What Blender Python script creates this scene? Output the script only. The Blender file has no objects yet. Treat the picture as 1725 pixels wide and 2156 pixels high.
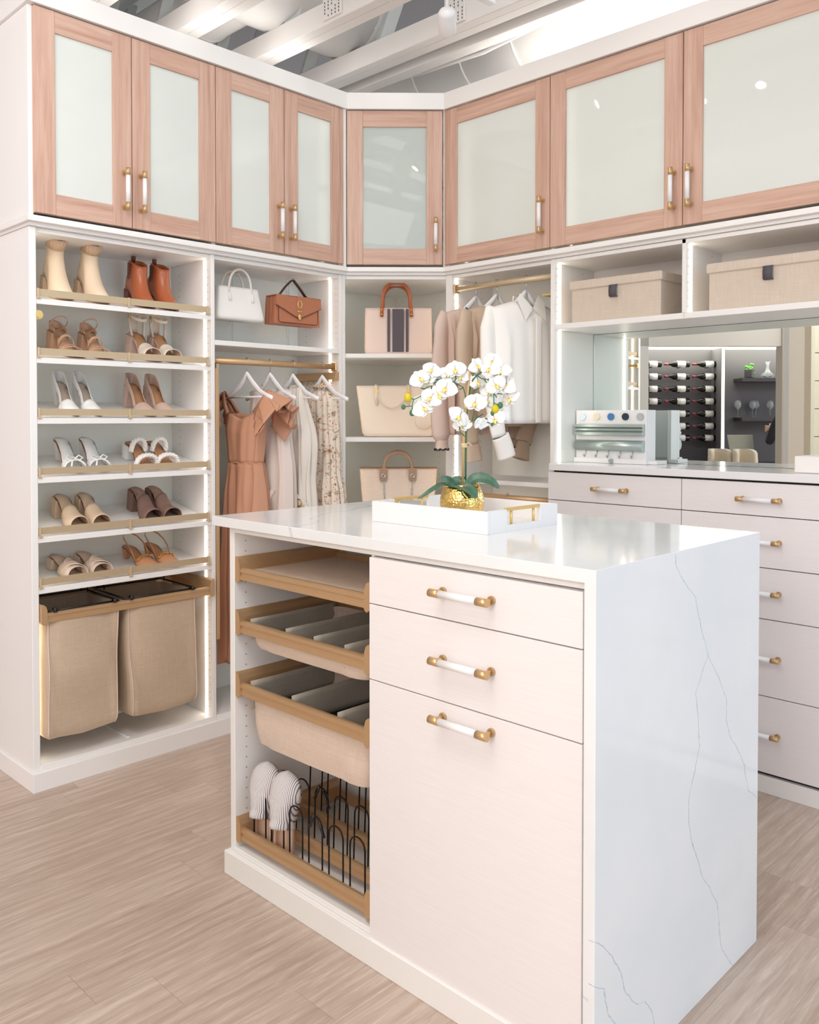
import bpy, bmesh, math, random
from mathutils import Vector, Matrix, noise
random.seed(7)
PI = math.pi
S = bpy.context.scene
C = S.collection
# ------------------------------------------------------------------ camera
cd = bpy.data.cameras.new('camera'); cam = bpy.data.objects.new('camera', cd); C.objects.link(cam)
YAW, PITCH = -0.77216, -0.0204
fw = Vector((math.sin(YAW)*math.cos(PITCH), math.cos(YAW)*math.cos(PITCH), math.sin(PITCH)))
rt = Vector((math.cos(YAW), -math.sin(YAW), 0)); up = rt.cross(fw)
M4 = Matrix((rt, up, -fw)).transposed().to_4x4(); M4.translation = Vector((3.2308, -1.3633, 1.4047))
cam.matrix_world = M4
cd.sensor_fit = 'HORIZONTAL'; cd.sensor_width = 36; cd.lens = 1817.09*36/1725; cd.shift_y = -161.7/1725
cd.clip_start = 0.05
S.camera = cam
# ------------------------------------------------------------------ light, exposure
S.view_settings.view_transform = 'Standard'; S.view_settings.look = 'None'
S.view_settings.gamma = 1; S.view_settings.use_curve_mapping = False
S.view_settings.exposure = EXPO = -.06
w = bpy.data.worlds.new('world'); S.world = w; w.use_nodes = True
w.node_tree.nodes['Background'].inputs[0].default_value = (.97, .985, 1, 1)
w.node_tree.nodes['Background'].inputs[1].default_value = 1.0
def area(name, loc, target, size, power, col, sy=None):
    d = bpy.data.lights.new(name, 'AREA'); d.energy = power; d.color = col; d.size = size
    if sy: d.shape = 'RECTANGLE'; d.size_y = sy
    o = bpy.data.objects.new(name, d); C.objects.link(o); o.location = loc
    o.rotation_euler = (Vector(target)-Vector(loc)).to_track_quat('-Z', 'Y').to_euler()
    return o
# assumed cool side light and warm light behind the camera, plus added soft fills
area('assumed_cool_light', (7.0, .5, 1.9), (1.0, .8, 1.1), 3.2, 54, (.36, .72, 1.0), 2.6)  # assumed from the cool cast on right-facing sides; no window is built
area('assumed_and_fill_light', (2.6, -5.2, 2.3), (1.4, 1.0, 1.0), 4.0, 92, (1.0, .77, .81), 2.4)  # warm light assumed from the pinkish front faces, no lamp modelled
area('assumed_and_fill_light', (3.3, -4.4, 2.7), (.1, 1.9, 1.4), 2.0, 62, (.95, .98, 1.0), 1.4)  # unseen frontal fill, added to brighten the corner cabinet
area('overhead_fill_light', (2.4, -1.6, 3.75), (1.4, .6, 1.0), 2.2, 30, (1.0, .97, .94), 1.6)  # added overhead fill for upward faces, no fixture behind it
area('overhead_fill_light', (1.3, .75, 4.15), (1.2, .75, 0), 1.6, 24, (1.0, .98, .95), 1.2)  # second added overhead fill, above the island
area('assumed_and_fill_light', (2.2, -1.2, 3.3), (-.4, -3.0, 1.4), 1.2, 40, (1.0, .98, .95), .8)  # fill added to brighten the partition area reflected in the mirror
# cove lights lying on top of the cabinets, shining up, assumed from ceiling glow
area('assumed_cove_light', (-.17, .8, 3.03), (-.17, .81, 5), .12, 2.2, (1.0, .97, .92), 1.3)
area('assumed_cove_light', (1.7, 2.08, 3.03), (1.7, 2.07, 5), 2.4, 8, (1.0, .97, .92), .12)
# ------------------------------------------------------------------ materials
def lin(c): return tuple(((x/255)/12.92 if x/255 <= .04045 else ((x/255+.055)/1.055)**2.4) for x in c)
MATS = {}
def mat(name, col, rough=.5, metal=0.0, emit=0, **kw):
    m = bpy.data.materials.new(name); m.use_nodes = True; b = m.node_tree.nodes['Principled BSDF']
    c = lin(col)+(1,)
    b.inputs['Base Color'].default_value = c; b.inputs['Roughness'].default_value = rough; b.inputs['Metallic'].default_value = metal
    if emit: b.inputs['Emission Color'].default_value = c; b.inputs['Emission Strength'].default_value = emit
    for k, v in kw.items(): b.inputs[k.replace('_', ' ').replace('IOR level', 'IOR Level')].default_value = v
    MATS[name] = m; return m
def nd(m, t, **kw):
    n = m.node_tree.nodes.new(t)
    for k, v in kw.items(): setattr(n, k, v)
    return n
def lk(m, a, b): m.node_tree.links.new(a, b)
def bsdf(m): return m.node_tree.nodes['Principled BSDF']
def coords(m, scale, obj=True, rot=(0, 0, 0), loc_rand=False):
    tc = nd(m, 'ShaderNodeTexCoord'); mp = nd(m, 'ShaderNodeMapping'); mp.inputs['Scale'].default_value = scale; mp.inputs['Rotation'].default_value = rot
    src = tc.outputs['Object']
    if loc_rand:
        oi = nd(m, 'ShaderNodeObjectInfo'); ad = nd(m, 'ShaderNodeVectorMath', operation='ADD'); mu = nd(m, 'ShaderNodeMath', operation='MULTIPLY'); mu.inputs[1].default_value = 50
        lk(m, oi.outputs['Random'], mu.inputs[0]); lk(m, src, ad.inputs[0]); lk(m, mu.outputs[0], ad.inputs[1]); src = ad.outputs[0]
    lk(m, src, mp.inputs['Vector']); return mp.outputs['Vector']
def tnoise(m, vec, scale=1, detail=4, rough=.5, dist=0):
    n = nd(m, 'ShaderNodeTexNoise'); n.inputs['Scale'].default_value = scale; n.inputs['Detail'].default_value = detail
    n.inputs['Roughness'].default_value = rough; n.inputs['Distortion'].default_value = dist; lk(m, vec, n.inputs['Vector']); return n.outputs['Fac']
def ramp(m, fac, stops):
    r = nd(m, 'ShaderNodeValToRGB'); e = r.color_ramp.elements
    while len(e) < len(stops): e.new(.5)
    for i, (p, c) in enumerate(stops): e[i].position = p; e[i].color = lin(c)+(1,)
    lk(m, fac, r.inputs[0]); return r.outputs[0]
def mixc(m, fac, a, b, mode='MIX'):
    n = nd(m, 'ShaderNodeMix', data_type='RGBA', blend_type=mode)
    for sock, v in ((n.inputs[0], fac), (n.inputs[6], a), (n.inputs[7], b)):
        if isinstance(v, (int, float)): sock.default_value = v
        elif isinstance(v, tuple): sock.default_value = lin(v)+(1,)
        else: lk(m, v, sock)
    return n.outputs[2]
def bump(m, h, strength=.2, dist=.001):
    b = nd(m, 'ShaderNodeBump'); b.inputs['Strength'].default_value = strength; b.inputs['Distance'].default_value = dist
    lk(m, h, b.inputs['Height']); lk(m, b.outputs[0], bsdf(m).inputs['Normal'])
def base(m, c): lk(m, c, bsdf(m).inputs['Base Color'])
def math_(m, op, a, b=None, clamp=False):
    n = nd(m, 'ShaderNodeMath', operation=op, use_clamp=clamp)
    for i, v in enumerate((a, b)):
        if v is None: continue
        if isinstance(v, (int, float)): n.inputs[i].default_value = v
        else: lk(m, v, n.inputs[i])
    return n.outputs[0]
mat('paint', (243, 240, 237), .42)
mat('inner', (240, 239, 232), .5)
mat('wallpaint', (232, 228, 224), .8)
mat('steelpaint', (232, 228, 225), .7)
mat('steelgrey', (196, 202, 202), .7)
mat('duct', (236, 233, 230), .55)
mat('deck', (128, 124, 126), .9)
mat('led', (255, 246, 228), .5, emit=10)
mat('lampglow', (255, 250, 240), .5, emit=60)
mat('bronze', (204, 168, 128), .4, .5)
mat('champagne', (206, 184, 152), .42, .35)
mat('brass', (208, 174, 128), .3, .6)
mat('gold', (226, 178, 84), .12, 1)
mat('goldpaint', (226, 196, 128), .3, .5)
mat('white', (241, 239, 239), .35)
mat('hangerw', (246, 244, 244), .35)
mat('chrome', (200, 200, 200), .15, 1)
mat('black', (22, 21, 24), .4)
mat('blackmetal', (30, 27, 28), .35, .6)
mat('dark', (48, 44, 47), .8)
mat('rubber', (20, 20, 26), .3)
mat('hole', (150, 135, 112), .6)
mat('quartz_plain', (240, 239, 240), .12)
mat('mirror', (236, 243, 240), .0, 1)
mat('alu', (176, 188, 184), .3, .6)
mat('winegrey', (94, 92, 97), .75)
mat('wineshelf', (66, 62, 68), .6)
mat('bottle', (18, 16, 18), .12)
mat('label', (238, 236, 236), .6)
mat('foil', (140, 60, 72), .4)
# drawer faces: fine brushed horizontal texture
for nm, c1, c2 in (('melamine', (243, 238, 238), (237, 231, 231)),):
    m = mat(nm, c1, .45); v = coords(m, (1.2, 1.2, 90)); f = tnoise(m, v, 6, 5, .6)
    base(m, ramp(m, f, [(.3, c2), (.7, c1)])); bump(m, f, .12, .0006)
# cherry-pink woodgrain of the glazed doors; grain along z or along the horizontal
def wood(name, sc):
    m = mat(name, (214, 170, 146), .42); v = coords(m, sc, loc_rand=True)
    f = tnoise(m, v, 1, 6, .62, .35); g = tnoise(m, v, 3.1, 5, .6, .6)
    c = ramp(m, f, [(.28, (178, 134, 114)), (.46, (203, 163, 143)), (.60, (214, 179, 160)), (.78, (228, 200, 184))])
    c = mixc(m, .35, c, ramp(m, g, [(.35, (184, 142, 122)), (.65, (220, 188, 170))]))
    base(m, c); bump(m, g, .12, .0006); return m
wood('wood_v', (26, 26, 1.3)); wood('wood_h', (1.3, 1.3, 26))
# frosted glass
m = mat('frost', (242, 246, 240), .45)
b = bsdf(m); b.inputs['Transmission Weight'].default_value = .22; b.inputs['Coat Weight'].default_value = .6; b.inputs['Coat Roughness'].default_value = .015; b.inputs['IOR'].default_value = 1.3
m = mat('frost_clear', (230, 238, 232), .35); b = bsdf(m); b.inputs['Transmission Weight'].default_value = .42; b.inputs['Coat Weight'].default_value = .6; b.inputs['Coat Roughness'].default_value = .015; b.inputs['IOR'].default_value = 1.25
# floor planks
def plankmat():
    m = mat('plank', (214, 194, 176), .42)
    v = coords(m, (1, 1, 1), loc_rand=True)
    def mp(s):
        q = nd(m, 'ShaderNodeMapping'); q.inputs['Scale'].default_value = s; lk(m, v, q.inputs['Vector']); return q.outputs[0]
    big = tnoise(m, mp((6, .9, 1)), 1, 5, .64, 2.2)
    fine = tnoise(m, mp((80, 5.0, 1)), 1, 5, .7, .9)
    rings = nd(m, 'ShaderNodeTexWave', wave_type='BANDS', bands_direction='X'); rings.inputs['Scale'].default_value = 2.4; rings.inputs['Distortion'].default_value = 9
    rings.inputs['Detail'].default_value = 4; rings.inputs['Detail Scale'].default_value = .55; lk(m, mp((3.2, .28, 1)), rings.inputs['Vector'])
    c = ramp(m, big, [(.28, (158, 134, 119)), (.45, (184, 162, 146)), (.58, (200, 180, 165)), (.75, (218, 202, 188))])
    c = mixc(m, .30, c, ramp(m, rings.outputs['Fac'], [(.15, (160, 132, 114)), (.55, (196, 172, 154)), (.95, (222, 206, 192))]))
    c = mixc(m, .42, c, ramp(m, fine, [(.3, (150, 126, 110)), (.5, (194, 173, 157)), (.66, (238, 228, 218))]))
    oi = nd(m, 'ShaderNodeObjectInfo'); c = mixc(m, .30, c, ramp(m, oi.outputs['Random'], [(0, (178, 156, 141)), (1, (212, 194, 180))]))
    base(m, c); bump(m, fine, .25, .0008)
plankmat()
# linen fabrics
def linen(name, c1, c2, sc=420, st=.15):
    m = mat(name, c1, .9); a = tnoise(m, coords(m, (sc, sc, 14)), 1, 3, .6); b2 = tnoise(m, coords(m, (14, 14, sc)), 1, 3, .6)
    f = math_(m, 'ADD', a, b2); f = math_(m, 'MULTIPLY', f, .5)
    base(m, ramp(m, f, [(.38, c2), (.62, c1)])); bump(m, f, st, .001); return m
linen('linen', (206, 184, 160), (192, 169, 145)); linen('linen_box', (220, 205, 189), (208, 192, 175)); linen('linen_pink', (226, 206, 190), (215, 193, 177)); linen('linen_grey', (186, 177, 162), (174, 164, 149)); linen('canvas', (238, 218, 200), (226, 204, 186), 400)
# quartz with veins on the waterfall side (object y,z are metres on the slab)
def quartz():
    m = mat('quartz', (246, 244, 243), .1)
    tc = nd(m, 'ShaderNodeTexCoord'); se = nd(m, 'ShaderNodeSeparateXYZ'); lk(m, tc.outputs['Object'], se.inputs[0])
    X, Y, Z = se.outputs
    v = coords(m, (1, 1, 1)); n1 = tnoise(m, v, 9, 6, .7); n2 = tnoise(m, v, 3, 3, .5); n3 = tnoise(m, v, 45, 3, .6)
    veins = [
     [(1.096, .457), (1.068, .464), (1.024, .505), (.982, .555), (.92, .583), (.878, .599), (.83, .624), (.809, .600), (.753, .562), (.678, .574), (.622, .583), (.519, .53), (.458, .531), (.39, .551), (.296, .607), (.262, .64), (.2, .683), (.109, .701), (.074, .71), (.0, .773)],
     [(.83, .624), (.771, .674), (.699, .728), (.65, .727), (.607, .749), (.54, .809), (.501, .837), (.425, .867), (.39, .92)],
     [(.352, .121), (.344, .137), (.294, .189), (.237, .226), (.189, .244), (.138, .295), (.129, .327), (.091, .357), (.05, .368)],
     [(.262, .121), (.237, .161), (.18, .173), (.142, .203), (.09, .22)]]
    tot = None
    for pts in veins:
        fc = nd(m, 'ShaderNodeFloatCurve'); cv = fc.mapping.curves[0]
        z0, z1 = pts[-1][0], pts[0][0]
        P = sorted([((z-z0)/(z1-z0), y) for z, y in pts])
        while len(cv.points) < len(P): cv.points.new(.5, .5)
        for i, (a_, b_) in enumerate(P): cv.points[i].location = (a_, b_); cv.points[i].handle_type = 'VECTOR'
        fc.mapping.update()
        t = math_(m, 'DIVIDE', math_(m, 'SUBTRACT', Z, z0), z1-z0); lk(m, t, fc.inputs['Value'])
        yy = math_(m, 'ADD', math_(m, 'ADD', Y, .1228), math_(m, 'MULTIPLY', math_(m, 'SUBTRACT', n1, .5), .035))
        d = math_(m, 'ABSOLUTE', math_(m, 'SUBTRACT', yy, fc.outputs[0]))
        wdt = math_(m, 'MULTIPLY', n3, .0045)
        f = math_(m, 'SUBTRACT', 1, math_(m, 'DIVIDE', d, wdt), True)
        f = math_(m, 'MULTIPLY', f, math_(m, 'GREATER_THAN', t, 0)); f = math_(m, 'MULTIPLY', f, math_(m, 'LESS_THAN', t, 1))
        tot = f if tot is None else math_(m, 'MAXIMUM', tot, f)
    tot = math_(m, 'MULTIPLY', tot, math_(m, 'GREATER_THAN', X, 1.36))
    # thin random veins elsewhere
    wv = nd(m, 'ShaderNodeTexWave', wave_type='BANDS', bands_direction='DIAGONAL'); wv.inputs['Scale'].default_value = .55; wv.inputs['Distortion'].default_value = 14; wv.inputs['Detail'].default_value = 4; wv.inputs['Detail Scale'].default_value = 1.3
    lk(m, v, wv.inputs['Vector'])
    thin = math_(m, 'MULTIPLY', math_(m, 'GREATER_THAN', wv.outputs['Fac'], .9985), .3)
    thin = math_(m, 'MULTIPLY', thin, math_(m, 'LESS_THAN', X, 1.36))
    f = math_(m, 'MAXIMUM', math_(m, 'MULTIPLY', tot, .85), thin)
    c = ramp(m, n2, [(.35, (232, 234, 236)), (.65, (240, 240, 241))])
    base(m, mixc(m, f, c, (158, 176, 200)))
quartz()
# ------------------------------------------------------------------ mesh builder
ORG = {}
class MB:
    def __init__(s, T=None): s.v = []; s.f = []; s.mi = []; s.sm = []; s.m = 0; s.T = T
    def add(s, vs, fs, smooth=False):
        o = len(s.v)
        s.v += [tuple(s.T @ Vector(p)) if s.T else tuple(p) for p in vs]
        for f in fs: s.f.append(tuple(i+o for i in f)); s.mi.append(s.m); s.sm.append(smooth)
        return s
    def box(s, x0, x1, y0, y1, z0, z1, b=0):
        if x1 < x0: x0, x1 = x1, x0
        if y1 < y0: y0, y1 = y1, y0
        if z1 < z0: z0, z1 = z1, z0
        b = min(b, (x1-x0)*.45, (y1-y0)*.45, (z1-z0)*.45)
        if b <= 0:
            vs = [(x, y, z) for x in (x0, x1) for y in (y0, y1) for z in (z0, z1)]
            return s.add(vs, [(0, 1, 3, 2), (4, 6, 7, 5), (0, 4, 5, 1), (2, 3, 7, 6), (0, 2, 6, 4), (1, 5, 7, 3)])
        vs = []; idx = {}
        for ix, (X, sx) in enumerate(((x0, 1), (x1, -1))):
            for iy, (Y, sy) in enumerate(((y0, 1), (y1, -1))):
                for iz, (Z, sz) in enumerate(((z0, 1), (z1, -1))):
                    for a in range(3):
                        idx[ix, iy, iz, a] = len(vs)
                        vs.append((X if a == 0 else X+sx*b, Y if a == 1 else Y+sy*b, Z if a == 2 else Z+sz*b))
        fs = []
        for a in range(3):
            for e in (0, 1):
                q = []
                for p, r in ((0, 0), (1, 0), (1, 1), (0, 1)):
                    k = [0, 0, 0]; k[a] = e; k[(a+1) % 3] = p; k[(a+2) % 3] = r; q.append(idx[k[0], k[1], k[2], a])
                fs.append(tuple(q))
        for a in range(3):
            b1, b2 = (a+1) % 3, (a+2) % 3
            for p in (0, 1):
                for r in (0, 1):
                    k0 = [0]*3; k0[b1] = p; k0[b2] = r; k1 = list(k0); k1[a] = 1
                    fs.append((idx[tuple(k0)+(b1,)], idx[tuple(k1)+(b1,)], idx[tuple(k1)+(b2,)], idx[tuple(k0)+(b2,)]))
        for ix in (0, 1):
            for iy in (0, 1):
                for iz in (0, 1): fs.append(tuple(idx[ix, iy, iz, a] for a in range(3)))
        return s.add(vs, fs)
    def prism(s, pts, axis, a, b):
        # pts: 2D polygon in the plane perpendicular to axis (order: x:(y,z) y:(x,z) z:(x,y))
        def P(p, h): return {'x': (h, p[0], p[1]), 'y': (p[0], h, p[1]), 'z': (p[0], p[1], h)}[axis]
        n = len(pts); vs = [P(p, a) for p in pts]+[P(p, b) for p in pts]
        return s.add(vs, [tuple(range(n)), tuple(range(2*n-1, n-1, -1))]+[(i, (i+1) % n, n+(i+1) % n, n+i) for i in range(n)])
    def tube(s, pts, r, n=8, cap=True, flat=1.0, upv=None, smooth=True, closed=False):
        pts = [Vector(p) for p in pts]; k = len(pts); vs = []; nrm = None
        for i, p in enumerate(pts):
            if closed: t = (pts[(i+1) % k]-pts[i-1]).normalized()
            else: t = (pts[min(i+1, k-1)]-pts[max(i-1, 0)]).normalized()
            if upv is not None: nrm = Vector(upv)
            elif nrm is None: nrm = Vector((0, 0, 1)) if abs(t.z) < .9 else Vector((1, 0, 0))
            nrm = (nrm-t*nrm.dot(t))
            if nrm.length < 1e-5: nrm = t.orthogonal()
            nrm.normalize(); bn = t.cross(nrm)
            rr = r[i] if isinstance(r, (list, tuple)) else r
            for j in range(n):
                a = 2*PI*j/n; vs.append(p+nrm*math.cos(a)*rr*flat+bn*math.sin(a)*rr)
        rng = k if closed else k-1
        fs = [(i*n+j, i*n+(j+1) % n, ((i+1) % k)*n+(j+1) % n, ((i+1) % k)*n+j) for i in range(rng) for j in range(n)]
        s.add(vs, fs, smooth)
        if cap and not closed:
            s.add([vs[j] for j in range(n)], [tuple(range(n))]); s.add([vs[(k-1)*n+j] for j in range(n)], [tuple(range(n))])
        return s
    def cyl(s, p0, p1, r, n=16, r1=None): return s.tube([p0, p1], [r, r if r1 is None else r1], n)
    def strap(s, pts, w, t, wv):
        # flat ribbon along pts: width w along wv, thickness t
        pts = [Vector(p) for p in pts]; k = len(pts); vs = []; W = Vector(wv).normalized()
        for i, p in enumerate(pts):
            tg = (pts[min(i+1, k-1)]-pts[max(i-1, 0)]).normalized(); q = (W-tg*W.dot(tg)).normalized(); nn = tg.cross(q)
            ww = w[i] if isinstance(w, (list, tuple)) else w
            vs += [p+q*ww/2+nn*t/2, p-q*ww/2+nn*t/2, p-q*ww/2-nn*t/2, p+q*ww/2-nn*t/2]
        fs = [(i*4+j, i*4+(j+1) % 4, i*4+4+(j+1) % 4, i*4+4+j) for i in range(k-1) for j in range(4)]
        return s.add(vs, fs+[(0, 1, 2, 3), (4*k-4, 4*k-3, 4*k-2, 4*k-1)], True)
    def grid(s, fn, nu, nv, cu=False, cv=False, smooth=True):
        vs = [fn(i/(nu if cu else nu-1), j/(nv if cv else nv-1)) for i in range(nu) for j in range(nv)]
        fs = [(i*nv+j, i*nv+(j+1) % nv, ((i+1) % nu)*nv+(j+1) % nv, ((i+1) % nu)*nv+j) for i in range(nu if cu else nu-1) for j in range(nv if cv else nv-1)]
        return s.add(vs, fs, smooth)
    def lathe(s, prof, n=32, c=(0, 0), cap=True):
        k = len(prof); s.grid(lambda u, v: (c[0]+prof[min(int(round(v*(k-1))), k-1)][0]*math.cos(2*PI*u), c[1]+prof[min(int(round(v*(k-1))), k-1)][0]*math.sin(2*PI*u), prof[min(int(round(v*(k-1))), k-1)][1]), n, k, cu=True)
        return s
    def rings(s, rg, cap=(True, True), smooth=True):
        n = len(rg[0]); k = len(rg); vs = [p for r in rg for p in r]
        s.add(vs, [(i*n+j, i*n+(j+1) % n, (i+1)*n+(j+1) % n, (i+1)*n+j) for i in range(k-1) for j in range(n)], smooth)
        if cap[0]: s.add(rg[0], [tuple(range(n))], smooth)
        if cap[1]: s.add(rg[-1], [tuple(range(n))], smooth)
        return s
    def ell(s, c, r, nu=12, nv=8):
        rx, ry, rz = r if isinstance(r, (tuple, list)) else (r, r, r)
        return s.grid(lambda u, v: (c[0]+rx*math.sin(PI*v)*math.cos(2*PI*u), c[1]+ry*math.sin(PI*v)*math.sin(2*PI*u), c[2]+rz*math.cos(PI*v)), nu, nv, cu=True)
    def build(s, name, mats, parent=None, label=None, kind=None, solid=0, sub=0, bev=0, merge=True):
        me = bpy.data.meshes.new(name)
        off = Vector((0, 0, 0))
        if parent is not None and parent.name in ORG: off = ORG[parent.name]
        me.from_pydata([tuple(Vector(p)-off) for p in s.v], [], s.f)
        mats = mats if isinstance(mats, (list, tuple)) else [mats]
        for q in mats: me.materials.append(MATS[q])
        me.polygons.foreach_set('material_index', s.mi); me.polygons.foreach_set('use_smooth', s.sm)
        bm = bmesh.new(); bm.from_mesh(me)
        if merge: bmesh.ops.remove_doubles(bm, verts=bm.verts, dist=1e-6)
        bmesh.ops.recalc_face_normals(bm, faces=bm.faces); bm.to_mesh(me); bm.free()
        o = bpy.data.objects.new(name, me); C.objects.link(o)
        if parent is not None:
            o.parent = parent
            if parent.name in ORG: ORG[o.name] = ORG[parent.name]
        if label: o['label'] = label
        if kind: o['kind'] = kind
        if bev: q = o.modifiers.new('bevel', 'BEVEL'); q.width = bev; q.segments = 2; q.limit_method = 'ANGLE'; q.angle_limit = .7
        if solid: q = o.modifiers.new('solid', 'SOLIDIFY'); q.thickness = solid; q.offset = 0
        if sub: q = o.modifiers.new('sub', 'SUBSURF'); q.levels = sub; q.render_levels = sub
        return o
def thing(name, label, cat, loc=(0, 0, 0), rot=(0, 0, 0), group=None, world=False):
    # an Empty at the thing's base; world=True: its parts are written in room coordinates
    o = bpy.data.objects.new(name, None); C.objects.link(o); o.location = loc; o.rotation_euler = rot; o.empty_display_size = .05
    o['label'] = label; o['category'] = cat
    if group: o['group'] = group
    if world: ORG[o.name] = Vector(loc)
    return o
def tag(o, label, cat, group=None):
    o['label'] = label; o['category'] = cat
    if group: o['group'] = group
    return o
KIDS = {}
def copy_tree(o, parent=None):
    kids = [c for c in C.objects if c.parent == o]
    c = o.copy(); C.objects.link(c)
    if parent is not None: c.parent = parent
    for k in kids: copy_tree(k, c)
    return c
def place(o, loc=None, rot=None, label=None, group=None):
    if loc is not None: o.location = loc
    if rot is not None: o.rotation_euler = rot
    if label: o['label'] = label
    if group: o['group'] = group
    return o
def frame(P0, u, inward):
    # local x along u, local y pointing into the cabinet, z up
    u = Vector((u[0], u[1], 0)).normalized(); n = Vector((inward[0], inward[1], 0)).normalized()
    T = Matrix.Identity(4)
    for i, q in enumerate((u, n, Vector((0, 0, 1)))):
        for j in range(3): T[j][i] = q[j]
    T.translation = Vector(P0); return T
def box(name, m, parent, *a, b=.0015, **kw): return MB().box(*a, b=b).build(name, m, parent, **kw)
def structure(o): o['kind'] = 'structure'; return o
# ------------------------------------------------------------------ setting
D = 1.851      # front plane of the right run (doors, drawers); left run fronts lie in x = 0
BX, BY = -.355, 2.2
fl = structure(MB().box(-3.5, 7.2, -5.6, 2.3, -.05, -.004).build('floor', 'plank'))
PW = .1508; plank_me = {}
def plank(x0, y0, y1):
    L = round(y1-y0, 3)
    if L not in plank_me:
        bm = MB().box(.0002, PW-.0002, .0003, L-.0003, -.004, 0, b=.0004)
        o = bm.build('plank', 'plank', fl); plank_me[L] = o.data
    else:
        o = bpy.data.objects.new('plank', plank_me[L]); C.objects.link(o); o.parent = fl
    o.location = (x0, y0, 0)
starts = {0: .0175, 7: -.426, 8: -.28, 1: -.9, 2: .45, 3: -.55, 4: .2, 5: -1.15, 6: .6}
for k in range(-7, 30):
    y = starts.get(k, random.uniform(-1.2, 0))
    while y > -2.4: y -= 1.22
    while y < 1.9:
        plank(.0634+k*PW, y, y+1.22); y += 1.22
structure(box('wall_left', 'wallpaint', None, BX-.12, BX-.008, -.05, BY+.12, 0, 3.0, b=0))
structure(box('wall_side', 'wallpaint', None, -3.6, -3.5, -5.6, 2.3, 0, 4.55, b=0))
structure(box('wall_back', 'wallpaint', None, BX, 5.2, BY+.008, BY+.12, 0, 3.0, b=0))
def outline(off, side=.0, xr=3.4, back=0):
    s2 = math.sqrt(2)
    return [(BX-back, -.047-side), (off, -.047-side), (off, 1.506-off*s2+off), (.345+off*(s2-1), D-off), (xr, D-off), (xr, BY+back), (BX-back, BY+back)]
structure(MB().prism(outline(.018, .017), 'z', 2.129, 2.151).build('trim_1', 'paint', bev=.0015))
structure(MB().prism(outline(-.006, .004), 'z', 2.1295-.013, 2.129).build('trim_3', 'paint'))
structure(MB().prism(outline(.012, .012), 'z', 2.931, 3.011).build('trim_2', 'paint', bev=.0015))
# exposed ceiling: deck, trusses, ducts, track
ce = structure(MB().box(-4.5, 5.2, -3.4, 4.8, 4.55, 4.65).build('ceiling', 'deck'))
chord = lambda y, z, x0=-3.6, x1=5.0: MB().box(x0, x1, y, y+.055, z, z+.105, b=.003).box(x0, x1, y+.055, y+.11, z+.0, z+.012).build('truss_chord', 'steelpaint', ce)
BEAMS = [-.55, -.1, .34, .78, 1.22, 1.66]
for y in BEAMS: chord(y, 3.2)
box('truss_chord', 'steelpaint', ce, -3.6, 5.0, 1.85, 1.93, 3.2, 3.27, b=.003)
box('conduit_channel', 'steelpaint', ce, -3.6, 5.0, 1.80, 1.84, 3.25, 3.30)
web = lambda x0, z0, x1, z1, y, w, m: MB().tube([(x0, y, z0), (x1, y, z1)], w, 4, smooth=False, flat=.45, upv=(0, 1, 0)).build('truss_web', m, ce)
for y in BEAMS:
    for i in range(-6, 7):
        x = -.15+i*.62+(.2 if BEAMS.index(y) % 2 else 0)
        web(x, 3.26, x+.36, 3.9, y+.03, .058, 'steelgrey'); 
    MB().box(-3.6, 5.0, y, y+.08, 3.88, 3.96, b=.003).build('truss_chord', 'steelgrey', ce)
# nail plates on the trusses (rows of small punched slots)
for x, y in ((.17, 1.22), (.52, 1.66), (1.22, 1.66), (-.02, .78)):
    pl = MB(); pl.box(x, x+.125, y-.008, y-.002, 3.215, 3.43, b=.001)
    o = pl.build('nail_plate', 'steelpaint', ce)
    h = MB()
    for a in range(5):
        for b_ in range(13):
            if (a*7+b_*3) % 5: h.box(x+.012+a*.024, x+.016+a*.024, y-.0095, y-.0082, 3.225+b_*.0155, 3.233+b_*.0155)
    h.build('plate_slots', 'dark', o, kind='stuff')
    box('truss_post', 'steelpaint', ce, x+.02, x+.10, y+.0, y+.05, 3.3, 3.95, b=.003)
def ducty(cx, cz, r, y0, y1, seams, name='air_duct'):
    m = MB().tube([(cx, y0, cz), (cx, y1, cz)], r, 40)
    for q in seams: m.tube([(cx, q-.008, cz), (cx, q+.008, cz)], r+.008, 40)
    return m.build(name, 'duct', ce)
def ductx(cy, cz, r, x0, x1, seams, name='air_duct'):
    m = MB().tube([(x0, cy, cz), (x1, cy, cz)], r, 40)
    for q in seams: m.tube([(q-.005, cy, cz), (q+.005, cy, cz)], r+.006, 40)
    return m.build(name, 'duct', ce)
ducty(-.20, 3.575, .275, -2.2, 1.70, [-.4, .6, .98, 1.42])
MB().ell((-.20, 1.70, 3.575), (.275, .19, .275), 32, 16).build('duct_end', 'duct', ce)
ductx(1.12, 3.50, .15, -2.6, -.35, [-1.25, -1.05, -.85, -.65])
ductx(2.42, 3.45, .27, -1.2, 4.6, [-.2, .15, .5, .8, 1.08, 1.36, 1.7, 2.1, 2.6])
MB().tube([(-.3, 1.97, 3.25), (.1, 1.97, 3.22), (.5, 1.96, 3.20), (.9, 1.97, 3.24), (1.3, 1.99, 3.3), (2.0, 2.0, 3.36)], .009, 8).build('cable', 'duct', ce)
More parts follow.
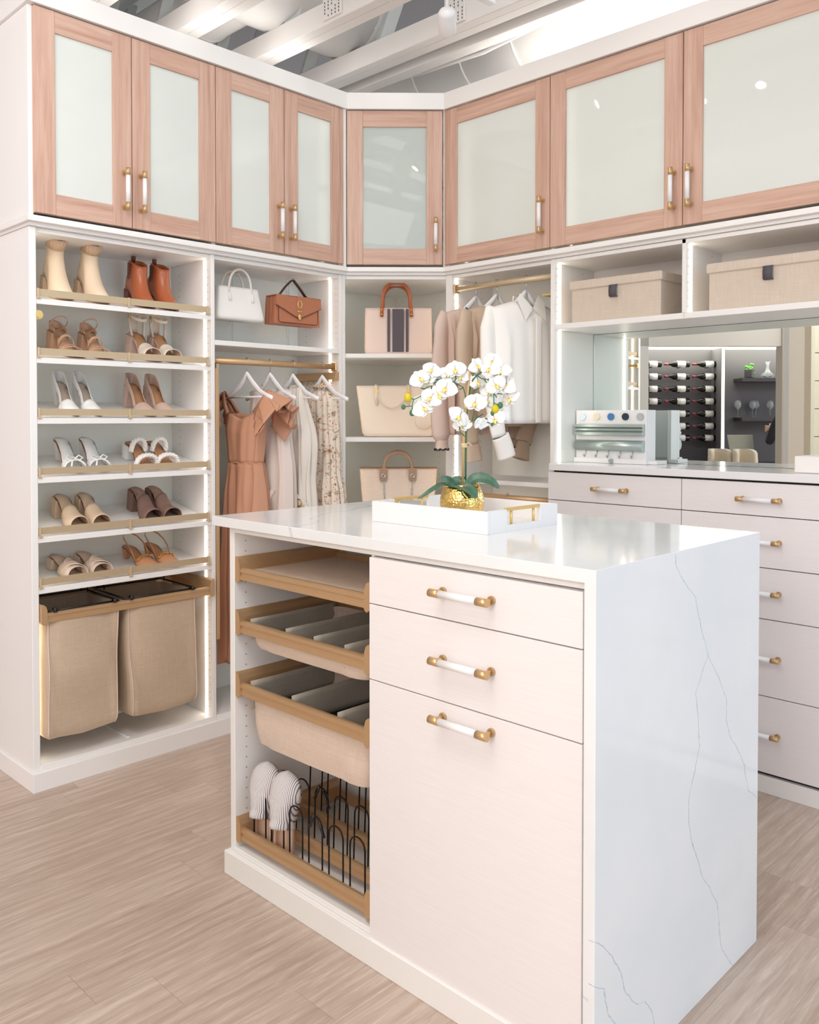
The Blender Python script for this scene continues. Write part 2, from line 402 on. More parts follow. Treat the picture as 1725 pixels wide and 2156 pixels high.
# track with spotlights
tag(box('light_track', 'white', None, .862, .898, .2, 1.56, 3.17, 3.199, b=.002), 'white light track under the trusses holding the spotlight above the corner', 'track')
tag(box('light_track', 'white', None, 1.0, 1.9, .962, .998, 3.17, 3.199, b=.002), 'white light track under the trusses above the island', 'track')
def track_lamp(x, y, label, tgt=(.2, 1.9, 1.6), z=3.0):
    t = thing('track_spotlight', label, 'lamp', (x, y, z), group='white spotlights on the ceiling')
    d = (Vector(tgt)-Vector((x, y, z))).normalized()
    q = d.to_track_quat('Z', 'Y').to_matrix().to_4x4()
    MB().box(-.05, .05, -.018, .018, .145, .17, b=.003).tube([(0, 0, .15), (0, 0, .06), (.028, 0, .05), (.028, 0, .0)], .007, 8).build('stem', 'white', t)
    b_ = MB(q).lathe([(.0, -.055), (.030, -.055), (.036, -.045), (.036, .035), (.030, .045), (.026, .045), (.024, .035)], 28).build('lamp_head', 'white', t)
    MB(q).lathe([(0, .036), (.0235, .036)], 24).build('bulb', 'lampglow', b_)
    return t
track_lamp(.88, 1.27, 'white track spotlight hanging above the corner cabinet', (.0, 2.3, 2.2))
track_lamp(1.07, .98, 'white track spotlight above the orchid tray, leftmost of three', (0, .6, 1.4))
track_lamp(1.56, .98, 'white track spotlight above the orchid tray, rightmost of three', (1.6, 1.9, 1.6))
track_lamp(1.27, .98, 'white track spotlight above the orchid tray, middle of three', (1.3, 1.9, 1.6))
for o in list(C.objects):
    if o.name.startswith('track_spotlight'): pass

# ------------------------------------------------------------------ cabinet hardware
def handle(T, L, parent, vertical=False):
    # brass pull with a white grip; local x = along, y = inwards (handle stands towards -y)
    m = MB(T); g = L/2; q = (lambda a, d: (0, d, a)) if vertical else (lambda a, d: (a, d, 0))
    s_ = L/.17
    r = .0096
    m.m = 0
    for e in (-1, 1):
        m.tube([q(e*g, -.034), q(e*(g-.030*s_), -.034)], r, 20)
        m.tube([q(e*(g-.014), 0), q(e*(g-.014), -.034)], .0055, 12)
        m.tube([q(e*(g-.014), -.001), q(e*(g-.014), -.006)], .010, 16)
    m.m = 1; m.tube([q(-g+.030*s_, -.034), q(g-.030*s_, -.034)], r*.93, 20)
    return m.build('handle', ['brass', 'white'], parent)
def glass_door(cab, T, W, z0, z1, hx, gm='frost'):
    # T: local x along the door, y inwards; door face in y = 0
    m = MB(T); g = .0018; f = .079; x0, x1 = g, W-g; z0 += g; z1 -= g
    m.m = 0; m.box(x0, x0+f, 0, .021, z0, z1, b=.0012).box(x1-f, x1, 0, .021, z0, z1, b=.0012)
    m.m = 1; m.box(x0+f, x1-f, .0012, .021, z0, z0+f, b=.0012).box(x0+f, x1-f, .0012, .021, z1-f, z1, b=.0012)
    d = m.build('door', ['wood_v', 'wood_h'], cab, merge=False)
    MB(T).box(x0+f-.004, x1-f+.004, .009, .014, z0+f-.004, z1-f+.004).build('glass_pane', gm, d)
    if hx is not None: handle(T @ Matrix.Translation((hx, 0, z0+.145)), .165, d, True)
    return d
def led(parent, *a): return MB().box(*a).build('light_strip', 'led', parent)
def pins(parent, pts, axis):
    m = MB(); r = .0022
    for p in pts:
        if axis == 'y': m.tube([p, (p[0], p[1]-.0008, p[2])], r, 6)
        elif axis == '-x': m.tube([p, (p[0]-.0008, p[1], p[2])], r, 6)
        else: m.tube([p, (p[0]+.0008, p[1], p[2])], r, 6)
    return m.build('pin_holes', 'hole', parent, kind='stuff')
ZT, ZB = 2.928, 2.1645
# upper cabinets ------------------------------------------------
def ucab(label, loc): return thing('upper_cabinet', label, 'cabinet', loc, world=True)
u1 = ucab('white upper cabinet with two pinkish wood doors at the left end, above the shoe shelves', (0, 0, 2.151))
box('side_panel', 'paint', u1, BX, -.018, -.047, -.029, 2.151, 2.931); box('side_panel', 'inner', u1, BX, -.022, .741, .750, 2.151, 2.931)
box('back_panel', 'inner', u1, BX, BX+.008, -.029, .741, 2.151, 2.931); box('shelf', 'inner', u1, BX+.01, -.05, -.029, .741, 2.53, 2.549)
TL = lambda y: frame((0, y, 0), (0, 1), (-1, 0))
glass_door(u1, TL(-.033), .391, ZB, ZT, .391-.036); glass_door(u1, TL(.358), .392, ZB, ZT, .036)
u2 = ucab('white upper cabinet with two pinkish wood doors above the hanging dresses', (0, 1.1, 2.151))
box('side_panel', 'inner', u2, BX, -.022, .7505, .760, 2.151, 2.931); box('side_panel', 'inner', u2, BX, -.022, 1.475, 1.493, 2.151, 2.931)
box('back_panel', 'inner', u2, BX, BX+.008, .760, 1.475, 2.151, 2.931); box('shelf', 'inner', u2, BX+.01, -.05, .76, 1.475, 2.53, 2.549)
led(u2, -.15, -.14, 1.470, 1.475, 2.20, 2.92)
glass_door(u2, TL(.750), .371, ZB, ZT, .371-.036); glass_door(u2, TL(1.121), .367, ZB, ZT, .036)
u3 = ucab('corner upper cabinet with one narrow pinkish wood door set diagonally', (-.1, 1.95, 2.151))
MB().prism([(-.003, 1.4885), (-.003, 1.506), (-.02, 1.523), (-.045, 1.523), (-.045, 1.494), (-.02, 1.494), (-.02, 1.4885)], 'z', 2.151, 2.931).build('filler', 'paint', u3)
MB().prism([(.3405, 1.8462), (.3430, 1.8462), (.3430, 1.8735), (.323, 1.8735), (.323, 1.865)], 'z', 2.151, 2.931).build('filler', 'paint', u3)
for a_ in ((BX, BX+.008, 1.5, BY), (BX+.008, .33, BY-.008, BY)): MB().box(*a_, 2.151, 2.931).build('back_panel', 'inner', u3)
PENT = [(-.028, 1.52), (.322, 1.87), (.322, BY-.01), (BX+.01, BY-.01), (BX+.01, 1.52)]
for z in (2.415, 2.675): MB().prism(PENT, 'z', z, z+.019).build('shelf', 'inner', u3)
dl = math.hypot(.338, .3376)
TD = frame((0, 1.506, 0), (1, 1), (-1, 1))
glass_door(u3, TD, dl, ZB, ZT, dl-.036, 'frost_clear')
led(u3, .320, .325, 2.05, 2.056, 2.2, 2.92)
u4 = ucab('upper cabinet with a single wide pinkish wood door above the hanging shirts', (.65, 2.0, 2.151))
box('side_panel', 'inner', u4, .340, .356, 1.874, BY, 2.151, 2.931); box('side_panel', 'inner', u4, .966, .975, 1.874, BY, 2.151, 2.931)
box('back_panel', 'inner', u4, .356, .966, BY-.008, BY, 2.151, 2.931)
led(u4, .356, .361, 2.0, 2.01, 2.20, 2.92)
TR = lambda x: frame((x, D, 0), (1, 0), (0, 1))
glass_door(u4, TR(.342), .6335, ZB, ZT, .6335-.036)
u5 = ucab('upper cabinet with two very wide pinkish wood doors above the storage boxes', (1.6, 2.0, 2.151))
box('side_panel', 'inner', u5, .976, .985, 1.874, BY, 2.151, 2.931); box('side_panel', 'inner', u5, 2.235, 2.244, 1.874, BY, 2.151, 2.931)
box('back_panel', 'inner', u5, .985, 2.235, BY-.008, BY, 2.151, 2.931)
led(u5, .985, .99, 2.0, 2.01, 2.20, 2.92)
glass_door(u5, TR(.9755), .6335, ZB, ZT, .6335-.036); glass_door(u5, TR(1.609), .635, ZB, ZT, .036)
u6 = ucab('upper cabinet at the far right end, beyond the picture edge', (2.56, 2.0, 2.151))
box('side_panel', 'inner', u6, 2.245, 2.254, 1.874, BY, 2.151, 2.931); box('side_panel', 'paint', u6, 3.37, 3.388, 1.874, BY, 2.151, 2.931); box('back_panel', 'inner', u6, 2.26, 3.37, BY-.008, BY, 2.151, 2.931)
glass_door(u6, TR(2.244), .57, ZB, ZT, .57-.036); glass_door(u6, TR(2.814), .572, ZB, ZT, .036)

# shoe tower ------------------------------------------------------
tw = thing('shoe_cabinet', 'tall white open cabinet of slanted shoe shelves at the left', 'cabinet', (-.18, .35, 0), world=True)
box('side_panel', 'paint', tw, BX, -.02, -.047, -.021, .071, 2.116); box('side_panel', 'paint', tw, BX, -.02, .735, .7535, .071, 2.116)
box('back_panel', 'inner', tw, BX, BX+.006, -.021, .735, .09, 2.116)
box('top_panel', 'paint', tw, BX, -.03, -.021, .735, 2.098, 2.116); box('floor_panel', 'paint', tw, BX, -.018, -.021, .735, .071, .091)
box('divider_rib', 'paint', tw, BX, -.05, .345, .357, .091, .096)
SH = [(1.850, .07), (1.629, .07), (1.401, .07), (1.178, .07), (.953, .07), (.7605, .042)]
for i, (z, rise) in enumerate(SH):
    s_ = MB().prism([(-.0205, z-.02), (-.0205, z), (-.347, z+rise), (-.347, z+rise-.02)], 'y', -.0205, .7345).build('shelf', 'paint', tw, bev=.001)
    MB().prism([(-.024, z+.011), (-.021, z+.037), (-.026, z+.037), (-.029, z+.011)], 'y', -.012, .722).build('shelf_fence', 'champagne', s_)
    for y in (-.014, .351, .719):
        MB().box(-.030, -.017, y-.004, y+.004, z+.002, z+.039, b=.001).box(-.034, -.012, y-.008, y+.008, z+.0, z+.005, b=.001).build('fence_post', 'champagne', s_)
led(tw, -.073, -.067, .731, .735, .095, 2.095)
led(tw, -.073, -.067, -.021, -.017, .095, 2.095)
pins(tw, [(xx, .7349, .13+.032*k) for k in range(61) for xx in (-.045, -.28)], 'y')
MB().tube([(-.2, -.012, 1.79), (-.028, -.012, 1.79)], .009, 16).tube([(-.028, -.012, 1.79), (-.022, -.012, 1.79)], .017, 24).tube([(-.022, -.012, 1.79), (-.016, -.012, 1.79)], .012, 24).build('valet_rod', 'goldpaint', tw)
# plinth under the left run, the corner and the right run
structure(MB().prism([(BX, -.056), (0, -.056), (0, 1.515), (-.03, 1.53), (BX, 1.53)], 'z', 0, .071).build('baseboard_left', 'paint', bev=.0015))
structure(MB().prism([(BX, 1.531), (-.03, 1.531), (0, 1.516), (.33, 1.853), (.33, BY), (BX, BY)], 'z', 0, .071).build('baseboard_corner', 'paint'))
structure(MB().box(.331, 3.4, D+.004, BY, 0, .065, b=.0015).build('baseboard_right', 'paint'))
# hamper pull-out
CAPY = [(0, 0), (0, .066), (.005, .067), (.013, .060), (.019, .045), (.019, -.004), (.010, -.010)]
def pullout(parent, T, W, Dp, name, base_m=None, rails=(0,), post=None):
    # local x across, y depth inwards, z up (0 = bottom of rail)
    fr = None
    for k, dy in enumerate(rails):
        m = MB(T); zz = k*.006
        m.prism([(dy+.0, zz-.002), (dy+.0, zz+.010), (dy+.003, zz+.011), (dy+.003, zz+.020), (dy+.0, zz+.021), (dy+.0, zz+.031), (dy+.007, zz+.034), (dy+.016, zz+.034), (dy+.016, zz+.026), (dy+.010, zz+.024), (dy+.010, zz-.002)], 'x', .019, W-.019)
        o = m.build(name if k == 0 else 'cross_rail', 'bronze', fr if fr else parent)
        if fr is None: fr = o
    for sx in (lambda x: x, lambda x: W-x):
        MB(T).prism([(sx(x), z) for x, z in CAPY], 'y', .0, Dp).build('side_rail', 'bronze', fr)
        MB(T).prism([(sx(x), z) for x, z in [(-.001, -.004), (-.001, .067), (.006, .068), (.015, .061), (.021, .045), (.021, -.006), (.012, -.012)]], 'y', -.004, .001).build('end_cap', 'bronze', fr)
    if base_m:
        MB(T).prism([(Dp-.012, 0), (Dp-.012, .04), (Dp-.006, .04), (Dp-.006, 0)], 'x', .019, W-.019).build('back_rail', 'bronze', fr)
        if base_m != 'none': MB(T).box(.019, W-.019, .012, Dp-.012, .016, .024).build('base_panel', base_m, fr)
    return fr
THP = frame((-.004, -.019, .634), (0, 1), (-1, 0))
hf = pullout(tw, THP, .752, .33, 'hamper_frame', 'none')
for y0, y1 in ((.012, .292), (.324, .645)):
    w_ = MB().tube([(-.012, y0, .672), (-.012, y1, .672), (-.300, y1, .676), (-.300, y0, .676)], .004, 8, closed=True)
    for yy in (y0+.02, y1-.02):
        w_.tube([(-.30, yy, .676), (-.30, yy, .716), (-.24, yy, .716), (-.24, yy, .676)], .003, 8)
        w_.tube([(-.018, yy, .668), (-.012, yy, .680), (-.002, yy, .680), (.002, yy, .668)], .007, 10)
    w_.build('wire_loop', 'rubber', hf)
# hamper bags
def hamper(label, y0, y1, z0, z1, sag):
    t = thing('hamper_bag', label, 'laundry bag', (-.16, (y0+y1)/2, z0), world=True, group='linen hamper bags')
    cx, cy, hx, hy = -.16, (y0+y1)/2, .148, (y1-y0)/2
    def fn(u, v):
        a = 2*PI*u; z = z0+(z1-z0)*v; e = .16
        c, s_ = math.cos(a), math.sin(a)
        px = math.copysign(abs(c)**e, c); py = math.copysign(abs(s_)**e, s_)
        rr = 1 if v > .06 else 1-.05*(1-v/.06)**2
        bul = math.sin(PI*min(1, max(0, v)))*.006*(1-py*py*.6)
        wr = noise.noise(Vector((px*1.2+y0*9, py*2.4+z*3, z*3.5)))*.026*(1-abs(v-.5))
        x = cx+hx*px*rr+(bul+wr)*(1 if px > 0 else -.3)+(.012*(1-v) if px > .9 else 0)
        y = cy+hy*py*rr+.010*(1-v)*sag+noise.noise(Vector((px, z*4, y0)))*.005
        return (x, y, z-(.012*(1-v)**3)*(1-abs(py)) if v < .2 else z)
    MB().grid(fn, 96, 30, cu=True).build('bag_body', 'linen', t)
    MB().rings([[fn(i/96, 0) for i in range(96)]], (True, False)).build('bag_bottom', 'linen', t)
    for u_ in ((.108, .892)):
        MB().tube([tuple(Vector(fn(u_, j/24))+Vector((.002, 0, 0))) for j in range(25)], .0026, 6).build('piping', 'linen_pink', t)
hamper('beige linen hamper bag hanging on the left under the shoe shelves', .002, .300, .188, .662, -1)
hamper('beige linen hamper bag hanging on the right under the shoe shelves', .326, .648, .190, .662, 1)

# dress cabinet -----------------------------------------------------
dc = thing('hanging_cabinet', 'white open cabinet with the dresses and handbag shelf, left of the corner', 'cabinet', (-.18, 1.1, 0), world=True)
box('side_panel', 'paint', dc, BX, -.02, 1.475, 1.4945, .071, 2.116)
box('back_panel', 'inner', dc, BX, BX+.006, .7545, 1.475, .09, 2.116); box('top_panel', 'paint', dc, BX, -.03, .7545, 1.475, 2.098, 2.116)
box('floor_panel', 'paint', dc, BX, -.018, .7545, 1.475, .071, .091); box('shelf', 'paint', dc, BX, -.0205, .7545, 1.4745, 1.723, 1.745)
led(dc, -.094, -.087, 1.471, 1.475, .095, 1.720); led(dc, -.094, -.087, 1.471, 1.475, 1.748, 2.095)
pins(dc, [(xx, 1.4749, .13+.032*k) for k in range(61) for xx in (-.045, -.28)], 'y')
rod = MB().tube([(-.055, .755, 1.657), (-.055, 1.47, 1.659)], .0125, 24, flat=1.15).build('clothes_rod', 'bronze', dc)
MB().box(-.075, -.035, 1.464, 1.474, 1.637, 1.682, b=.004).build('rod_bracket', 'brass', rod)
br = MB().prism([(1.444, 1.594), (1.444, 1.600), (1.452, 1.628), (1.460, 1.632), (1.474, 1.632), (1.474, 1.590)], 'x', -.34, -.022).build('belt_rack', 'bronze', dc)
for k in range(8):
    x = -.32+k*.04
    MB().tube([(x, 1.450, 1.594), (x, 1.450, 1.578), (x, 1.444, 1.571), (x, 1.436, 1.574), (x, 1.434, 1.584)], .003, 8).build('hook', 'brass', br)
pm = MB().box(-.34, -.024, .758, .766, .44, 1.618, b=.001).build('pullout_mirror', 'black', dc)
MB().box(-.34, -.022, .768, .7725, .44, 1.60).box(-.028, -.021, .757, .774, .425, 1.622, b=.001).build('mirror_frame', 'bronze', pm)
MB().box(-.30, -.05, .780, .795, .43, 1.655, b=.002).build('mirror_slide', 'champagne', pm)

# corner cabinet ------------------------------------------------------
cc = thing('corner_cabinet', 'white diagonal corner cabinet with three handbags on its shelves', 'cabinet', (-.1, 1.95, 0), world=True)
MB().prism([(-.02, 1.495), (-.02, 1.513), (-.03, 1.523), (-.06, 1.523), (-.06, 1.495)], 'z', .071, 2.116).build('filler', 'paint', cc)
for a_ in ((BX, BX+.006, 1.496, BY), (BX+.006, .335, BY-.006, BY)): MB().box(*a_, .09, 2.116).build('back_panel', 'inner', cc)
P2 = [(-.024, 1.524), (.326, 1.874), (.334, 1.874), (.334, BY-.01), (BX+.01, BY-.01), (BX+.01, 1.4955), (-.024, 1.4955)]
MB().prism(P2, 'z', 2.098, 2.116).build('top_panel', 'paint', cc); MB().prism(P2, 'z', .071, .091).build('floor_panel', 'paint', cc)
for z in (1.705, 1.283, .86, .45): MB().prism(P2, 'z', z, z+.021).build('shelf', 'paint', cc, bev=.001)
led(cc, -.125, -.115, 1.4956, 1.4996, .9, 2.09); led(cc, .330, .334, 1.965, 1.975, .9, 2.09)  # strips added out of view to brighten the cabinet interior
pins(cc, [(.0, BY-.0061, .13+.032*k) for k in range(61)], 'y')

# shirt cabinet ---------------------------------------------------------
sc = thing('hanging_cabinet', 'white open cabinet with the shirts, right of the corner', 'cabinet', (.65, 2.0, 0), world=True)
box('side_panel', 'paint', sc, .335, .374, D+.02, BY, .071, 2.116); box('side_panel', 'paint', sc, .967, .9875, D+.02, BY, .071, 2.116)
box('back_panel', 'inner', sc, .374, .967, BY-.006, BY, .09, 2.116); box('top_panel', 'paint', sc, .374, .967, D+.03, BY, 2.098, 2.116)
box('floor_panel', 'paint', sc, .374, .967, D+.018, BY, .071, .091); box('shelf', 'paint', sc, .3745, .9665, D+.0205, BY-.006, 1.085, 1.106)
led(sc, .374, .380, D+.054, D+.061, .095, 1.083); led(sc, .374, .380, D+.054, D+.061, 1.108, 2.095)
pins(sc, [(.3741, yy, .13+.032*k) for k in range(61) for yy in (D+.038, D+.25)], '+x')
rod = MB().tube([(.376, 1.90, 2.047), (.965, 1.90, 2.045)], .0125, 24, flat=1.15).build('clothes_rod', 'champagne', sc)
MB().box(.3745, .386, 1.880, 1.92, 2.024, 2.07, b=.004).build('rod_bracket', 'brass', rod)
rod = MB().tube([(.376, 1.90, 1.023), (.965, 1.90, 1.023)], .0125, 24, flat=1.15).build('clothes_rod', 'bronze', sc)
vr = MB().prism([(1.90, 1.985), (1.915, 2.01), (1.945, 2.02), (1.96, 2.02), (1.96, 1.985)], 'x', .945, .966).build('valet_rack', 'goldpaint', sc)
MB().box(.9435, .9448, 1.925, 1.945, 1.99, 2.015).build('slot', 'black', vr); MB().box(.90, .966, 1.90, 1.96, 1.962, 1.970, b=.001).build('bracket', 'goldpaint', vr)

# vanity ---------------------------------------------------------------
va = thing('vanity_cabinet', 'long white drawer cabinet under the mirror at the right', 'cabinet', (1.9, 2.0, 0), world=True)
box('carcass', 'dark', va, .990, 3.39, D+.022, BY-.002, .066, 1.168, b=0)
box('side_panel', 'melamine', va, .968, .9895, D+.019, D+.021, .066, 1.168)
rows = [(.078, .366), (.366, .654), (.654, .845), (.845, 1.037), (1.037, 1.163)]
for x0, x1, hh in ((.970, 1.6125, 1.300), (1.6125, 2.252, 1.930), (2.252, 2.82, 2.53), (2.82, 3.39, 3.1)):
    for z0, z1 in rows:
        f = MB().box(x0+.0017, x1-.0017, D, D+.019, z0+.0017, z1-.0017, b=.001).build('drawer', 'melamine', va)
        hz = {.078: .227, .366: .513, .654: .754, .845: .943, 1.037: 1.099}[z0]
        handle(frame((hh, D, hz), (1, 0), (0, 1)), .165, f)
tag(MB().box(.983, 3.4, D-.013, BY-.012, 1.170, 1.1995, b=.002).build('countertop', 'quartz_plain'), 'white polished countertop on the drawer cabinet below the mirror', 'countertop')
mi = thing('wall_mirror', 'large frameless mirror above the countertop, showing wine bottles', 'mirror', (1.9, BY, 1.2), world=True)
MB().box(.990, 3.37, BY-.007, BY-.003, 1.2005, 1.797).build('mirror_glass', 'mirror', mi)
MB().box(.9885, .9925, BY-.009, BY-.003, 1.2005, 1.797).build('edge_strip', 'alu', mi)
cb = thing('open_cubby_shelf', 'white open cubbies with fabric boxes above the mirror', 'shelf', (1.9, 2.0, 1.8), world=True)
box('side_panel', 'inner', cb, .9880, .9895, D+.02, BY-.01, 1.2005, 1.797, b=0)
for x0, x1 in ((.988, 1.6065), (1.6075, 2.2375), (2.2385, 3.38)): box('shelf', 'paint', cb, x0, x1, D+.02, BY-.001, 1.799, 1.823)
box('divider', 'paint', cb, 1.5985, 1.6155, D+.02, BY, 1.8235, 2.1155); box('divider', 'paint', cb, 2.230, 2.247, D+.02, BY, 1.8235, 2.1155)
box('back_panel', 'wallpaint', cb, .988, 3.38, BY-.004, BY, 1.8235, 2.098, b=0); box('top_panel', 'paint', cb, .988, 3.38, D+.02, BY, 2.098, 2.1155); box('side_panel', 'paint', cb, 3.38, 3.398, D+.02, BY, 1.2, 2.1155)
for x in (.988, 1.6155): led(cb, x, x+.005, D+.057, D+.064, 1.826, 2.096); pins(cb, [(x+.0001, yy, 1.85+.032*k) for k in range(8) for yy in (D+.038, D+.25)], '+x')
led(cb, .9895, .994, D+.057, D+.064, 1.203, 1.797)
# ------------------------------------------------------------------ island
IX0, IX1, IY0, IY1, ZI = .9285, 2.302, .1228, .926, 1.10
isl = thing('island_cabinet', 'white island cabinet with pull-out trays and three drawer fronts', 'cabinet', (1.63, .52, 0), world=True)
box('side_panel', 'paint', isl, .993, 1.017, .143, .92, .072, 1.070); box('divider', 'paint', isl, 1.618, 1.632, .152, .60, .088, 1.054)
box('side_panel', 'paint', isl, 2.267, 2.2742, .152, .92, .072, 1.070); box('back_panel', 'melamine', isl, 1.017, 2.267, .902, .92, .072, 1.070)
box('inner_back_panel', 'paint', isl, 1.017, 1.62, .60, .606, .088, 1.054); box('top_rail', 'paint', isl, 1.017, 2.2742, .143, .90, 1.054, 1.070)
box('floor_panel', 'paint', isl, 1.017, 2.267, .141, .902, .072, .088); box('carcass', 'inner', isl, 1.634, 2.265, .155, .60, .089, 1.050, b=0)
MB().box(.9816, 2.274, .1263, .936, 0, .0715, b=.0015).build('plinth', 'paint', isl)
pins(isl, [(1.0171, yy, .13+.032*k) for k in range(29) for yy in (.185, .50)], '+x')
for z0, z1, hz in ((.9335, 1.050, .999), (.740, .9305, .840), (.066, .737, .7035)):
    f = MB().box(1.631, 2.2655, .1325, .1515, z0, z1, b=.001).build('drawer_front', 'melamine', isl)
    handle(frame((1.958, .1325, hz), (1, 0), (0, 1)), .173, f)
TT = lambda z: frame((1.0175, .150, z), (1, 0), (0, 1))
trs = [pullout(isl, TT(z), .6, .40, 'pullout_tray', 'linen_pink' if i == 0 else 'none') for i, z in enumerate((.9135, .7515, .5605))]
sr = pullout(isl, TT(.1135), .6, .40, 'shoe_rack', 'none', rails=(0, .095, .215))
xs = [1.078+.0873*k for k in range(6)]
for row, (yy, zb, zt, lean) in enumerate(((.170, .142, .288, .0), (.262, .150, .312, .004), (.385, .155, .330, .006))):
    for k, x in enumerate(xs):
        if row == 0 and k == 0: pass
        r = .0295; pts = [(x, yy, zb), (x, yy+lean, zt-r)]+[(x+r-r*math.cos(a*PI/8), yy+lean, zt-r+r*math.sin(a*PI/8)) for a in range(1, 8)]+[(x+2*r, yy+lean, zt-r), (x+2*r, yy, zb)]
        o = MB().tube(pts, .0024, 8).build('wire_loop', 'blackmetal', sr)
        if (row, k) in ((0, 3), (1, 2)):
            MB().tube([(x+r-.026, yy, zt-.038), (x+r-.004, yy, zt+.004)], .0042, 8).tube([(x+r+.012, yy, zt-.004), (x+2*r+.008, yy, zt-.05)], .0042, 8).build('rubber_sleeve', 'black', o)
# fabric inserts in the two lower trays
def insert(label, z, zb, xs_, dep):
    t = thing('fabric_insert', label, 'organizer', (1.32, .35, zb), world=True)
    x0, x1, y0, y1 = 1.055, 1.583, .168, .528
    def fn(u, v):
        a = 2*PI*u; c, s_ = math.cos(a), math.sin(a); e = .18
        px = math.copysign(abs(c)**e, c); py = math.copysign(abs(s_)**e, s_); k = 1-.06*(1-v)**4
        zz = zb+(z-zb)*v+.012*(1-v)*(abs(px)**8-1)*0
        wr = noise.noise(Vector((px*6, py*3, v*2+z)))*.006
        return ((x0+x1)/2+(x1-x0)/2*px*k, (y0+y1)/2+((y1-y0)/2*k+wr*(1 if py < -.8 else 0))*py, zz)
    MB().grid(fn, 96, 14, cu=True).build('fabric_bin', 'linen_pink', t); MB().rings([[fn(i/96, 0) for i in range(96)]], (True, False)).build('bin_bottom', 'linen_pink', t)
    MB().box(x0+.03, x1-.03, y0+.025, y1-.025, z-dep, z-dep+.004).build('bin_lining', 'black', t)
    for k, x in enumerate(xs_):
        m = MB()
        def dv(u, v, x=x, k=k): return (x+noise.noise(Vector((u*3, v*2, x*9)))*(.007 if k == 0 else .002), y0+.004+u*(y1-y0-.008), z-dep+.002+(dep+.012)*v)
        m.grid(dv, 14, 6).build('divider' if k else 'fabric_flap', 'linen_grey', t, solid=.003)
insert('pinkish linen drawer insert in the second tray of the island, shallow', .778, .706, (1.062, 1.235, 1.363, 1.492), .050)
insert('pinkish linen drawer insert in the third tray of the island, deep', .588, .418, (1.062, 1.262, 1.463), .075)
# quartz top with waterfall end: object coords measured from (IX0, IY0, 0)
qz = MB().prism([(0, 1.071), (0, ZI), (IX1-IX0, ZI), (IX1-IX0, 0), (IX1-IX0-.0275, 0), (IX1-IX0-.0275, 1.071)], 'y', 0, IY1-IY0)
qo = qz.build('quartz_countertop', 'quartz', bev=.0015); qo.location = (IX0, IY0, 0)
tag(qo, 'white veined quartz island top with a waterfall end down to the floor', 'countertop')

# ------------------------------------------------------------------ slippers
def stripes():
    m = mat('stripes', (236, 230, 228), .85); tc = nd(m, 'ShaderNodeTexCoord'); se = nd(m, 'ShaderNodeSeparateXYZ'); lk(m, tc.outputs['Object'], se.inputs[0])
    f = math_(m, 'FRACT', math_(m, 'MULTIPLY', se.outputs[1], 230)); f = math_(m, 'GREATER_THAN', f, .62)
    base(m, mixc(m, f, (240, 236, 234), (140, 126, 132)))
stripes(); mat('insole_nude', (226, 190, 164), .7)
def interp(tab, t):
    for (a, va), (b, vb) in zip(tab, tab[1:]):
        if t <= b: return va+(vb-va)*(t-a)/(b-a) if b > a else vb
    return tab[-1][1]
OUT = [(0, .0), (.015, .30), (.05, .48), (.12, .60), (.22, .64), (.42, .62), (.58, .82), (.70, .98), (.78, 1.0), (.88, .90), (.95, .66), (.985, .38), (1, 0)]
OUTSQ = [(0, .2), (.02, .42), (.06, .55), (.14, .62), (.25, .64), (.42, .64), (.58, .82), (.70, .97), (.80, 1.0), (.92, .96), (.975, .80), (1, .50)]
OUTPT = [(0, .0), (.015, .28), (.05, .45), (.12, .55), (.22, .57), (.42, .52), (.58, .74), (.70, .88), (.78, .80), (.88, .52), (.95, .28), (.985, .12), (1, 0)]
def slipper(label):
    t = thing('slipper', label, 'slipper', group='pair of striped slippers on the shoe rack')
    L, W = .255, .096; O = lambda q: interp(OUT, q)*W/2
    MB().rings([[(L*q_, s*O(q_), z) for q_, s in [(k/30, 1) for k in range(31)]+[(k/30, -1) for k in range(29, 0, -1)]] for z in (0, .010)]).build('sole', 'insole_nude', t)
    # low heel rim and striped vamp
    MB().grid(lambda u, v: (L*(.50-abs(2*u-1)*.50)+.0, (1 if u < .5 else -1)*O(.50-abs(2*u-1)*.50) if abs(2*u-1) < 1 else 0, .004+.020*v), 41, 3).build('rim', 'insole_nude', t, solid=.003)
    def vamp(u, v):
        q_ = .36+.64*u; a = PI*v; h = .052*(1-u**2.2)**.5+.010+.008*math.sin(PI*v)*(1 if u < .1 else 0)
        q2 = q_-(.06*math.sin(a) if u < .5 else 0)*(1-u)*-1
        return (L*q2, O(q_)*math.cos(a)*1.03, .004+h*math.sin(a)**.75)
    MB().grid(vamp, 24, 21).build('upper', 'stripes', t, solid=.003)
    return t
sl = slipper('grey and white striped slipper on the rack, left one')
def stand(o, x, y, z, tilt, yaw):
    # toe up, insole towards the room (-y)
    R = Matrix.Rotation(yaw, 4, 'Z') @ Matrix.Rotation(tilt, 4, 'X') @ Matrix(((0, 1, 0, 0), (0, 0, -1, 0), (1, 0, 0, 0), (0, 0, 0, 1)))
    R = Matrix.Translation((x, y, z)) @ R
    o.matrix_world = R; return o
sl2 = copy_tree(sl); sl2['label'] = 'grey and white striped slipper on the rack, right one beside the wires'
stand(sl, 1.098, .200, .098, math.radians(-4), .25); stand(sl2, 1.197, .200, .098, math.radians(-4), .25)

